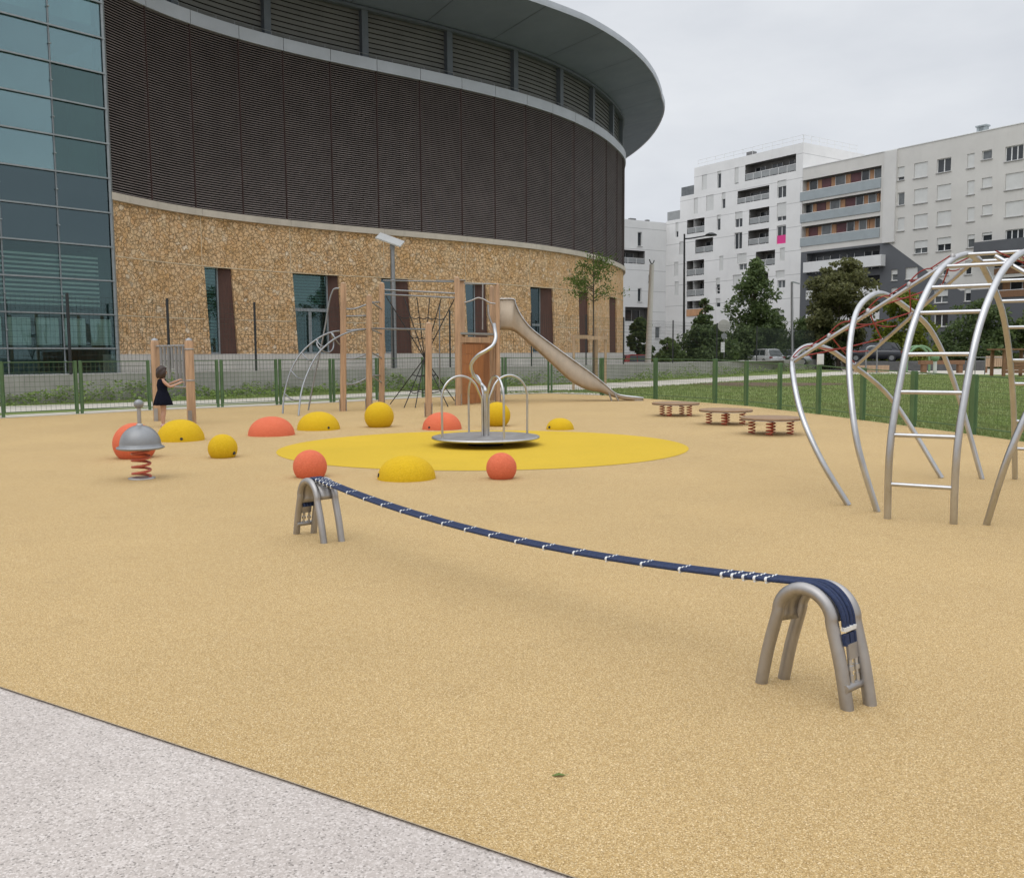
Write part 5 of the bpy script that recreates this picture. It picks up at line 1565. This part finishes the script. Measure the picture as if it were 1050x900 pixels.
# sapling with stakes
sb = gnd(608.5, 399.5)
st_ = thing('sapling', 'slender young tree with airy crown in front of the stone wall', 'tree', sb)
Ysap = sb.y; b = MB()
T = [at(608.5, y, Ysap) for y in (399, 370, 340, 310, 285, 264, 254)]
b.tube(smooth_path(T, 3), [.055 - .045 * k / 18 for k in range(19)], 7)
cents = []
for k in range(46):
    f = random.random(); z = 303 - 48 * f; p = at(608.5, z + 8, Ysap); a = random.uniform(0, 2 * PI); rr = (1.75 - 1.1 * f) * random.uniform(.5, 1.0)
    q = p + Vector((math.cos(a) * rr, math.sin(a) * rr, rr * .38 - .15 * random.random())); b.tube(smooth_path([p, p.lerp(q, .5) + Vector((0, 0, .06)), q], 2), [.014, .012, .009, .006, .004], 4)
    for t_ in (.5, .7, .85, 1.0): m = p.lerp(q, t_); cents.append(m)
b.build('trunk', M['bark'], st_)
P = np.array([tuple(random.choice(cents) + Vector((random.gauss(0, .11), random.gauss(0, .11), random.gauss(0, .10)))) for _ in range(2300)])
leafmesh('crown', P, .055, M['leaf_sap'], st_)
so_ = thing('tree_stakes', 'pale wooden stakes and cross rails supporting the slender young tree', 'tree stakes', sb + Vector((0, .1, 0)))
stk = [(588, 345, 398.5, -.3), (611, 336, 399, .25), (620.5, 343, 398.5, -.2)]
for px, yt, yb, dy in stk:
    p = at(px, yb, Ysap + dy); p.z = 0; q = at(px + .6, yt, Ysap + dy); MB().tube([p, q], .055 if px != 611 else .08, 9).build('stake', M['wood_pale'], so_)
for a, c, y in ((588, 611, 345.5), (604, 622, 346.5)):
    MB().beam(at(a - 1.5, y, Ysap - .3), at(c + 1.5, y, Ysap + (.15 if a == 588 else -.3)), .05, .16).build('cross_rail', M['wood_pale'], so_)

# ------------------------------------------------------------------ poles, lamps, sign
p = at(404.3, 377, 42.6); p.z = WTOP - .02; q = at(402.2, 250, 42.6)
o = thing('solar_lamp', 'grey pole with tilted solar panel in front of the stone wall', 'street lamp', p)
MB().tube([p, p.lerp(q, .45), q], [.135, .12, .10], 12).build('pole', M['galv'], o)
pc_ = at(400, 246, 42.6); rot = Matrix.Rotation(R(20), 3, 'Y') @ Matrix.Rotation(R(24), 3, 'X')
MB().box(pc_, (1.2, .85, .06), rot=rot).build('solar_panel', M['shutter_white'], o); MB().box(q + Vector((0, 0, -.12)), (.2, .2, .25)).build('lamp_head', M['galv'], o)
p = at(701.2, 375, 76); p.z = 0; q = at(701.8, 240, 76)
o = thing('street_lamp', 'tall black lamp post with long curved arm before the white block', 'street lamp', p)
MB().tube([p, q], [.11, .075], 10).build('pole', M['dark_steel'], o)
MB().tube(smooth_path([at(701.8, 245, 76), at(708, 244.5, 75.8), at(720, 242.5, 75.5), at(727, 241.3, 75.3)], 4), .06, 8).build('arm', M['dark_steel'], o)
hd = at(729, 241.4, 75.2); MB().lathe(hd, [(0, -.05), (.5, -.02), (.42, .1), (.15, .22), (0, .24)], 16).build('lamp_head', M['dark_steel'], o)
p = at(664, 376, 66); p.z = 0; q = at(668.5, 271, 66)
o = thing('utility_pole', 'leaning grey concrete pole with a forked top beside the arena', 'pole', p)
MB().tube([p, q], [.24, .17], 10).build('pole', M['plinth'], o)
b = MB()
for sx, dz in ((-2.6, -5), (2.4, -4)): b.tube(smooth_path([q, at(668.5 + sx * .6, 271 + dz * .4, 66), at(668.5 + sx, 271 + dz, 66)], 3), .04, 6)
b.build('bracket', M['dark_steel'], o)
p = at(812.5, 372, 80); p.z = 0; q = at(812, 289, 80)
o = thing('street_lamp', 'grey lamp post with short flat arm in front of the slate corner', 'street lamp', p)
MB().tube([p, q], [.13, .10], 10).build('pole', M['galv'], o)
b = MB(); b.beam(q, at(820, 291, 79.8), .3, .10); b.build('lamp_head', M['alu_light'], o)
M['sign_back'] = pm('sign_back_metal', (.40, .39, .36), .1, 4, .6)
p = at(742.5, 376, 68); p.z = 0
o = thing('road_sign', 'back of a round grey road sign on a pole beside the conifer', 'road sign', p)
b = MB(); b.tube([p, at(742.5, 328, 68)], .035, 8); b.build('pole', M['galv'], o)
def disc(c, r, th, n=24):
    b = MB(); ring = [c + Vector((math.cos(a) * r, 0, math.sin(a) * r)) for a in np.linspace(0, 2 * PI, n + 1)[:-1]]; b.slab(ring, Vector((0, th, 0))); return b
disc(at(742.3, 334, 67.93), .45, .03).build('sign_disc', M['sign_back'], o)
disc(at(742.5, 344.5, 67.93), .22, .03).build('sign_disc', M['galv'], o)
b = MB(); b.box(at(741, 356, 67.9), (.28, .12, .75)); b.build('sign_plate', M['frame_white'], o)

# ------------------------------------------------------------------ parked cars
def car(name, label, px, Y, yb, heading, paint, L=4.4, Wd_=1.78, Hh=1.5, group='cars parked in the street', z0=0.0):
    c = at(px, yb, Y); c.z = z0
    o = thing(name, label, 'car', c, group, heading)
    e = Vector((0, 0, 0)); h = L / 2; w = Wd_ / 2
    def loc(b, nm, mat, par=None, bevel=0):            # local coordinates: build at the root's place, rotation comes from the root
        b.v = [(v[0] + c.x, v[1] + c.y, v[2] + c.z) for v in b.v]; return b.build(nm, mat, par or o, bevel)
    belt, sillz = Hh * .60, .28
    st = [(-h, .42, .62, w * .82), (-h * .97, .30, belt * .80, w * .92), (-h * .86, .24, belt * .95, w), (-h * .5, .22, belt, w), (0, .22, belt, w), (h * .45, .22, belt * .98, w), (h * .8, .24, belt * .84, w * .97), (h * .96, .28, belt * .72, w * .86), (h, .36, .55, w * .75)]
    b = MB(); n = 8; vs = []
    for x, z0, z1, ww in st:
        vs += [Vector((x, -ww * .9, z0)), Vector((x, -ww, z0 + (z1 - z0) * .35)), Vector((x, -ww * .98, z0 + (z1 - z0) * .75)), Vector((x, -ww * .9, z1)), Vector((x, ww * .9, z1)), Vector((x, ww * .98, z0 + (z1 - z0) * .75)), Vector((x, ww, z0 + (z1 - z0) * .35)), Vector((x, ww * .9, z0))]
    b.add(vs, [(i * n + j, i * n + (j + 1) % n, (i + 1) * n + (j + 1) % n, (i + 1) * n + j) for i in range(len(st) - 1) for j in range(n)], True)
    b.add(vs[:n], [tuple(range(n))[::-1]]); b.add(vs[-n:], [tuple(range(n))])
    body = loc(b, 'body', paint)
    gh = [(-h * .88, belt * .93, w * .88), (-h * .70, Hh * .95, w * .70), (-h * .40, Hh, w * .72), (h * .02, Hh * .99, w * .72), (h * .22, Hh * .94, w * .69), (h * .52, belt * .96, w * .86)]
    b = MB(); vs = []
    for x, z, ww in gh: vs += [Vector((x, -ww, z)), Vector((x, ww, z))]
    base_ = [(-h * .88, w * .88), (h * .52, w * .86)]
    k = len(gh)
    b.add(vs, [(i * 2, i * 2 + 1, i * 2 + 3, i * 2 + 2)[::-1] for i in range(k - 1)], False)
    for sgn in (0, 1):
        side_ = [vs[i * 2 + sgn] for i in range(k)]; b.add(side_, [tuple(range(k)) if sgn == 0 else tuple(range(k))[::-1]])
    loc(b, 'roof', paint)
    for nm, xa, xb in (('side_window', -h * .62, -h * .28), ('side_window', -h * .24, h * .30)):
        for sgn in (-1, 1):
            b = MB(); za, zb = belt * 1.03, Hh * .93
            P = [Vector((xa, sgn * w * .88, za)), Vector((xb, sgn * w * .87, za)), Vector((xb - (h * .16 if xb > 0 else 0), sgn * w * .735, zb)), Vector((xa + (.12 if xa < -h * .5 else 0), sgn * w * .735, zb))]
            b.slab(P, Vector((0, sgn * .02, .004))); loc(b, nm, M['pane_dark'])
    b = MB(); b.slab([Vector((-h * .885, -w * .74, belt * 1.02)), Vector((-h * .885, w * .74, belt * 1.02)), Vector((-h * .745, w * .62, Hh * .92)), Vector((-h * .745, -w * .62, Hh * .92))], Vector((-.03, 0, .01))); loc(b, 'rear_window', M['pane_mid'])
    b = MB(); b.slab([Vector((h * .50, -w * .76, belt * 1.02)), Vector((h * .50, w * .76, belt * 1.02)), Vector((h * .27, w * .62, Hh * .92)), Vector((h * .27, -w * .62, Hh * .92))], Vector((.03, 0, .02))); loc(b, 'windscreen', M['pane_dark'])
    for sgn in (-1, 1):
        b = MB(); b.box((-h * .955, sgn * w * .78, belt * .80), (.14, .26, .17)); loc(b, 'tail_light', M['rope_red'], bevel=.02)
        b = MB(); b.box((h * .955, sgn * w * .66, belt * .66), (.16, .32, .14)); loc(b, 'headlight', M['frame_white'], bevel=.02)
        for xx in (-h * .62, h * .62):
            b = MB(); q = Vector((xx, sgn * (w - .10), .32)); b.tube([q - Vector((0, .11, 0)), q + Vector((0, .11, 0))], .32, 16); wo = loc(b, 'wheel', M['black_rubber'])
            b = MB(); b.tube([q + Vector((0, sgn * .105, 0)), q + Vector((0, sgn * .118, 0))], .2, 14); loc(b, 'rim', M['galv'], wo)
    b = MB(); b.box((-h * .985, 0, .62), (.05, .52, .12)); loc(b, 'number_plate', M['frame_white'])
    return o
M['paint_navy'] = pm('dark_car_paint', (.018, .02, .027), .1, 1, .22, spec=.6)
M['paint_white'] = pm('white_car_paint', (.66, .67, .67), .04, 1, .25, spec=.6)
M['paint_silver'] = pm('silver_car_paint', (.36, .37, .38), .05, 1, .3, .4)
M['paint_red'] = pm('red_car_paint', (.30, .02, .018), .08, 1, .25, spec=.6)
car('parked_car', 'dark estate car parked behind the lawn, seen between the climbing arches', 897, 78.5, 371, R(152), M['paint_navy'], 4.6, 1.9, 1.68, z0=.75)
o = MB().prism([P2(at(868, 370, 75)), P2(at(1010, 370, 75)), P2(at(1010, 370, 89)), P2(at(868, 370, 98))], -.1, .75).build('street', M['asphalt']); tag(o, kind='structure')
car('parked_car', 'white car parked behind the mesh fence under the conifer', 781.5, 81, 371, R(112), M['paint_white'], z0=.42)
car('parked_car', 'silver car parked behind the mesh fence below the hedge', 806, 84.5, 371, R(172), M['paint_silver'], z0=.4)
o = MB().prism([P2(at(752, 370, 77.5)), P2(at(800, 370, 80)), P2(at(850, 370, 91)), P2(at(850, 370, 104)), P2(at(752, 370, 100))], -.1, .41).build('road', M['asphalt']); tag(o, kind='structure')
car('parked_car', 'red car parked beside the arena behind the leaning pole', 655, 72, 372, R(20), M['paint_red'], 3.9)

# ------------------------------------------------------------------ far play yard on the right
def yb_(px, py, Y): v = at(px, py, Y); return v
o = thing('timber_bench', 'brown timber bench frame in the far play yard', 'bench', Vector((at(965, 381, 66).x, 66, 0)))
x0, x1 = at(943, 370, 66).x, at(988, 370, 66).x; zt = at(965, 369.5, 66).z
b = MB(); b.frame_box((x0, 65.8, zt - .28), (x1 - x0, 0, 0), (0, .45, 0), (0, 0, .28)); b.build('seat', M['wood_brown'], o)
for fx in (.10, .92):
    xx = x0 + (x1 - x0) * fx; b = MB(); b.frame_box((xx - .16, 65.85, 0), (.32, 0, 0), (0, .35, 0), (0, 0, zt - .28)); b.build('leg', M['wood_brown'], o)
c = Vector((at(945, 380, 70).x, 70, 0)); o = thing('climbing_hoop', 'pale green arched climbing hoops in the far play yard', 'play hoop', c)
for dy in (0, .8):
    P = []
    for k in range(13): w = PI * k / 12; P.append(Vector((at(944, 370, 70).x - 1.05 * math.cos(w), 70 + dy, .75 + 1.25 * math.sin(w))))
    P = [Vector((P[0].x, P[0].y, 0))] + P + [Vector((P[-1].x, P[-1].y, 0))]
    MB().tube(P, .085, 9).build('hoop', M['pale_green'], o)
c = Vector((at(958.5, 381, 62).x, 62, 0)); o = thing('spring_toy', 'small green ball topped play post before the timber bench', 'play post', c)
MB().tube([c, c + Vector((0, 0, .9))], .12, 10).build('post', M['shutter_white'], o); MB().lathe(c + Vector((0, 0, 1.15)), [(.27 * math.sin(PI * j / 9), -.27 * math.cos(PI * j / 9)) for j in range(10)], 14).build('ball', M['pale_green'], o)
c = Vector((at(1020, 380, 66).x, 66, 0)); o = thing('picket_screen', 'low brown plank screen beside the timber playhouse', 'screen', c)
x0, x1 = at(1011, 370, 66).x, at(1031, 370, 66).x; z0, z1 = at(1020, 376, 66).z, at(1020, 365, 66).z; n = 9
b = MB()
for k in range(n): b.frame_box((x0 + (x1 - x0) * k / n, 66, z0), ((x1 - x0) / n * .85, 0, 0), (0, .05, 0), (0, 0, z1 - z0))
b.frame_box((x0, 66.055, z0 + .2), (x1 - x0, 0, 0), (0, .06, 0), (0, 0, .1)); b.frame_box((x0, 66.055, z1 - .3), (x1 - x0, 0, 0), (0, .06, 0), (0, 0, .1)); b.build('planks', M['wood_pale'], o)
b = MB()
for xx in (x0 + .1, x1 - .1): b.frame_box((xx - .06, 66.055, 0), (.12, 0, 0), (0, .12, 0), (0, 0, z1))
b.build('post', M['wood_brown'], o)
c = Vector((at(1041, 384, 56).x, 56, 0)); o = thing('playhouse', 'dark brown timber playhouse with a flat roof at the right edge', 'playhouse', c)
x0, x1 = at(1029, 370, 56).x, at(1062, 370, 56).x
for xx in (x0, x1 - .16):
    for yy in (56, 57.4): MB().frame_box((xx, yy, 0), (.16, 0, 0), (0, .16, 0), (0, 0, 1.62)).build('post', M['wood_brown'], o)
b = MB()
for k in range(4): b.frame_box((x0 + .18, 56.02, .2 + k * .2), (x1 - x0 - .36, 0, 0), (0, .05, 0), (0, 0, .18))
b.build('plank_wall', M['wood_brown'], o)
b = MB(); b.frame_box((x0 - .15, 55.85, 1.622), (x1 - x0 + .3, 0, 0), (0, 1.9, 0), (0, 0, .09)); b.build('roof', M['wood_brown'], o)
c = Vector((at(894, 380, 70).x, 70, 0)); o = thing('planter_wall', 'low pale timber planter wall in front of the dark estate car', 'planter', c)
x0, x1 = at(876, 375, 70).x, at(912, 375, 70).x
b = MB()
for k in range(3): b.frame_box((x0, 70, .02 + k * .18), (x1 - x0, 0, 0), (0, .16, 0), (0, 0, .165))
b.build('timber', M['wood_pale'], o)
c = Vector((at(998, 384, 60).x, 60, 0)); o = thing('yard_rail', 'thin grey metal hand rails standing on the far pale yard', 'railing', c)
for px in (996.5, 1000, 1010): 
    xx = at(px, 375, 60).x; MB().tube([Vector((xx, 60, 0)), Vector((xx, 60, 1.15))], .03, 7).build('post', M['galv'], o)
MB().tube([Vector((at(990, 375, 60).x, 60, 1.15)), Vector((at(1032, 375, 60).x, 60, 1.15))], .03, 7).build('hand_rail', M['galv'], o)
c = Vector((at(894, 380, 68).x, 68, 0)); o = thing('hoop_barrier', 'grey metal hoop barrier in front of the dark car', 'barrier', c)
P = [Vector((at(888, 379, 68).x, 68, 0)), Vector((at(888, 360, 68).x, 68, 1.5)), Vector((at(890, 355, 68).x, 68, 1.9)), Vector((at(896, 353, 68).x, 68, 1.98)), Vector((at(899, 357, 68).x, 68, 1.75)), Vector((at(899, 379, 68).x, 68, 0))]
MB().tube(smooth_path(P, 4), .07, 8).build('hoop', M['galv'], o)

# ------------------------------------------------------------------ the girl
M['skin'] = pm('skin', (.50, .29, .20), .06, 6, .55)
M['hair'] = pm('brown_hair', (.035, .018, .012), .3, 30, .5, stretch=(3, 3, .4))
M['dress'] = pm('dark_navy_dress', (.008, .009, .017), .2, 20, .95, bump=.2, bscale=80, spec=.1)
M['shoe'] = pm('pale_pink_shoe', (.62, .40, .38), .1, 10, .6)
gp0 = gnd(168, 437.5)
girl = thing('person', 'small girl in a sleeveless dark dress reaching for the chime tubes', 'person', gp0)
f_ = Vector((.86, .51, 0)).normalized(); s_ = Vector((-f_.y, f_.x, 0))       # facing, her left
def g(fx, sx, z): return gp0 + f_ * fx + s_ * sx + Vector((0, 0, z))
SK = 1.0
nodes, radii, edges = [], [], []
def nd(p, r, par=None):
    nodes.append(p); radii.append(r); i = len(nodes) - 1
    if par is not None: edges.append((par, i))
    return i
pel = nd(g(0, 0, .66), .098); wa = nd(g(0, 0, .78), .088, pel); chs = nd(g(.005, 0, .92), .098, wa); sh_ = nd(g(.0, 0, 1.01), .068, chs)
nk = nd(g(.01, 0, 1.065), .037, sh_); jw = nd(g(.025, 0, 1.115), .058, nk); hd_ = nd(g(.02, 0, 1.19), .088, jw); tp_ = nd(g(.012, 0, 1.265), .062, hd_)
ns = nd(g(.112, 0, 1.165), .010, hd_)
for sg in (-1, 1):
    hp = nd(g(0, .058 * sg, .60), .072, pel); kn = nd(g(.012, .058 * sg, .335), .046, hp); cf = nd(g(-.008, .058 * sg, .24), .047, kn); an = nd(g(-.01, .058 * sg, .07), .028, cf); ft = nd(g(.03, .060 * sg, .035), .032, an); to = nd(g(.11, .064 * sg, .022), .022, ft)
    s1 = nd(g(0, .105 * sg, .995), .042, sh_)
    el = nd(g(.13, .135 * sg, .86 + (.04 if sg > 0 else 0)), .030, s1)
    wr = nd(g(.31, .10 * sg, .925 + (.05 if sg > 0 else 0)), .021, el)
    pm_ = nd(g(.365, .095 * sg, .945 + (.05 if sg > 0 else 0)), .027, wr)
    zz = nodes[pm_].z
    for q, (ds, dz, ln) in enumerate(((-.020, .012, .052), (-.007, .018, .060), (.007, .017, .056), (.019, .010, .046))):
        a1 = nd(g(.365 + .028, .095 * sg + ds * 1.1, zz + dz + .006), .0078, pm_); a2 = nd(g(.365 + .028 + ln * .5, .095 * sg + ds * 1.2, zz + dz + .004), .0072, a1); nd(g(.365 + .022 + ln, .095 * sg + ds * 1.2, zz + dz - .012), .006, a2)
    t1 = nd(g(.362, .095 * sg - sg * .034, zz + .004), .0085, pm_); nd(g(.392, .095 * sg - sg * .044, zz + .014), .007, t1)
me = bpy.data.meshes.new('body'); me.from_pydata([tuple(p - gp0) for p in nodes], edges, [])
bo = bpy.data.objects.new('body', me); COL.objects.link(bo); bo.parent = girl; me.materials.append(M['skin'])
smod = bo.modifiers.new('skin', 'SKIN'); smod.use_smooth_shade = True
for i, r in enumerate(radii): me.skin_vertices[0].data[i].radius = (r, r)
me.skin_vertices[0].data[0].use_root = True
sub = bo.modifiers.new('sub', 'SUBSURF'); sub.levels = 2; sub.render_levels = 2
# eyes, dress, hair, shoes
for sg in (-1, 1):
    MB().lathe(g(.096, .034 * sg, 1.19), [(.011 * math.sin(PI * j / 6), -.011 * math.cos(PI * j / 6)) for j in range(7)], 8).build('eye', M['hair'], girl)
MB().tube([g(.098, -.018, 1.128), g(.103, 0, 1.126), g(.098, .018, 1.128)], .006, 6).build('mouth', M['pink_lip'], girl)
b = MB(); nseg = 44; rows = [(1.035, .060, .095), (1.015, .085, .128), (.97, .098, .128), (.90, .112, .125), (.84, .104, .112), (.79, .102, .108), (.72, .128, .135), (.63, .158, .166), (.54, .182, .192), (.475, .196, .206), (.470, .190, .2)]
vs = []
for r_, (z, ax_, ay_) in enumerate(rows):
    for j in range(nseg):
        w = 2 * PI * j / nseg; k = 1 + (.07 * max(0, (.80 - z) / .33)) * math.sin(11 * w + .4 * r_)
        vs.append(g(ax_ * math.cos(w) * k, ay_ * math.sin(w) * k, z))
b.add(vs, [(i * nseg + j, (i + 1) * nseg + j, (i + 1) * nseg + (j + 1) % nseg, i * nseg + (j + 1) % nseg) for i in range(len(rows) - 1) for j in range(nseg)], True)
b.build('dress', M['dress'], girl)
b = MB(); vs = []; nh, mh = 12, 26
for i in range(nh + 1):
    th = R(4) + R(128) * i / nh
    for j in range(mh + 1):
        w = R(62) + R(236) * j / mh                     # open at the face
        rr = .104 + .008 * math.sin(5 * w + i) + (.012 if i > 8 else 0)
        down = max(0, (i - 8)) * .014
        fx = rr * math.sin(th) * math.cos(w); sy_ = rr * math.sin(th) * math.sin(w)
        if i <= 4: fx = rr * math.sin(th) * math.cos(w)
        vs.append(g(.010 + fx * 1.0, sy_ * .98, 1.19 + rr * 1.02 * math.cos(th) - down))
b.add(vs, [(i * (mh + 1) + j, (i + 1) * (mh + 1) + j, (i + 1) * (mh + 1) + j + 1, i * (mh + 1) + j + 1) for i in range(nh) for j in range(mh)], True)
b.lathe(g(.012, 0, 1.19), [(.104 * math.sin(R(a)), .106 * math.cos(R(a))) for a in (58, 45, 30, 15, 0)], 24)
ho = b.build('hair', M['hair'], girl); hm = ho.modifiers.new('s', 'SOLIDIFY'); hm.thickness = .02; hm.offset = 1
for sg in (-1, 1):
    b = MB(); vs = []
    for fx, hw, h in ((-.05, .026, .05), (-.02, .034, .065), (.03, .036, .055), (.08, .038, .042), (.12, .030, .034), (.14, .014, .022)):
        vs += [g(fx, .062 * sg - hw, .002), g(fx, .062 * sg + hw, .002), g(fx, .062 * sg + hw * .8, h), g(fx, .062 * sg - hw * .8, h)]
    b.add(vs, [(i * 4 + j, i * 4 + (j + 1) % 4, (i + 1) * 4 + (j + 1) % 4, (i + 1) * 4 + j) for i in range(5) for j in range(4)] + [(3, 2, 1, 0), (20, 21, 22, 23)], True); b.build('shoe', M['shoe'], girl, bevel=.004)

# a green leaf lying on the rubber
lp = gnd(573, 795.5); b = MB()
P = [lp + Vector((x * .026, y * .008 + .002 * x, .003 + .005 * (1 - abs(x)) * abs(y))) for x, y in ((-1, 0), (-.5, -.8), (0, -1), (.5, -.7), (1, 0), (.5, .7), (0, 1), (-.5, .8))]
b.slab(P, Vector((0, 0, .0015))); b.tube([lp + Vector((.026, .002, .004)), lp + Vector((.036, .006, .005))], .0008, 5)
tag(b.build('fallen_leaf', M['weed']), 'single green leaf lying on the tan rubber near the front trestle', 'leaf')
# ------------------------------------------------------------------ light
w = bpy.data.worlds.new('World'); S.world = w; w.use_nodes = True
nt = w.node_tree; bg = nt.nodes['Background']
sky = nt.nodes.new('ShaderNodeTexSky'); sky.sky_type = 'NISHITA'; sky.sun_disc = False
SUN_EL, SUN_AZ = R(58), R(215)
sky.sun_elevation = SUN_EL; sky.sun_rotation = SUN_AZ; sky.air_density = 1.0; sky.dust_density = 3.0; sky.altitude = 100
hs_ = nt.nodes.new('ShaderNodeHueSaturation'); hs_.inputs['Saturation'].default_value = .25
nt.links.new(sky.outputs[0], hs_.inputs['Color'])
tc = nt.nodes.new('ShaderNodeTexCoord')
mp = nt.nodes.new('ShaderNodeMapping'); mp.inputs['Scale'].default_value = (1, 1, 2.6); nt.links.new(tc.outputs['Generated'], mp.inputs['Vector'])
nz = nt.nodes.new('ShaderNodeTexNoise'); nz.inputs['Scale'].default_value = 2.6; nz.inputs['Detail'].default_value = 6; nz.inputs['Roughness'].default_value = .55
nt.links.new(mp.outputs['Vector'], nz.inputs['Vector'])
cr = nt.nodes.new('ShaderNodeValToRGB'); cr.color_ramp.elements[0].position = .32; cr.color_ramp.elements[0].color = (5.65, 5.95, 6.45, 1)
cr.color_ramp.elements[1].position = .66; cr.color_ramp.elements[1].color = (7.1, 7.35, 7.7, 1)
nt.links.new(nz.outputs['Fac'], cr.inputs['Fac'])
# overcast: cloud layer brighter overhead
sx = nt.nodes.new('ShaderNodeSeparateXYZ'); nt.links.new(tc.outputs['Generated'], sx.inputs[0])
mr = nt.nodes.new('ShaderNodeMapRange'); mr.inputs['From Min'].default_value = .38; mr.inputs['From Max'].default_value = 1.0; mr.inputs['To Min'].default_value = 1.0; mr.inputs['To Max'].default_value = 2.5
nt.links.new(sx.outputs['Z'], mr.inputs['Value'])
vm = nt.nodes.new('ShaderNodeVectorMath'); vm.operation = 'SCALE'; nt.links.new(cr.outputs['Color'], vm.inputs[0]); nt.links.new(mr.outputs['Result'], vm.inputs['Scale'])
mx = nt.nodes.new('ShaderNodeMix'); mx.data_type = 'RGBA'; mx.inputs[0].default_value = .92
nt.links.new(hs_.outputs['Color'], mx.inputs[6]); nt.links.new(vm.outputs['Vector'], mx.inputs[7])
nt.links.new(mx.outputs[2], bg.inputs['Color']); bg.inputs['Strength'].default_value = .1
sl = bpy.data.lights.new('sun', 'SUN'); sl.energy = .55; sl.angle = R(50); sl.color = (1, .97, .92)
so = bpy.data.objects.new('sun', sl); COL.objects.link(so)
dirv = Vector((math.sin(SUN_AZ) * math.cos(SUN_EL), math.cos(SUN_AZ) * math.cos(SUN_EL), math.sin(SUN_EL)))
so.rotation_euler = dirv.to_track_quat('Z', 'Y').to_euler()
S.view_settings.view_transform = 'Standard'; S.view_settings.look = 'None'; S.view_settings.exposure = 0.22; S.view_settings.gamma = 1.0
S.view_settings.use_curve_mapping = False
S.render.engine = 'CYCLES'; S.cycles.max_bounces = 8; S.cycles.transparent_max_bounces = 16
S.cycles.use_denoising = True
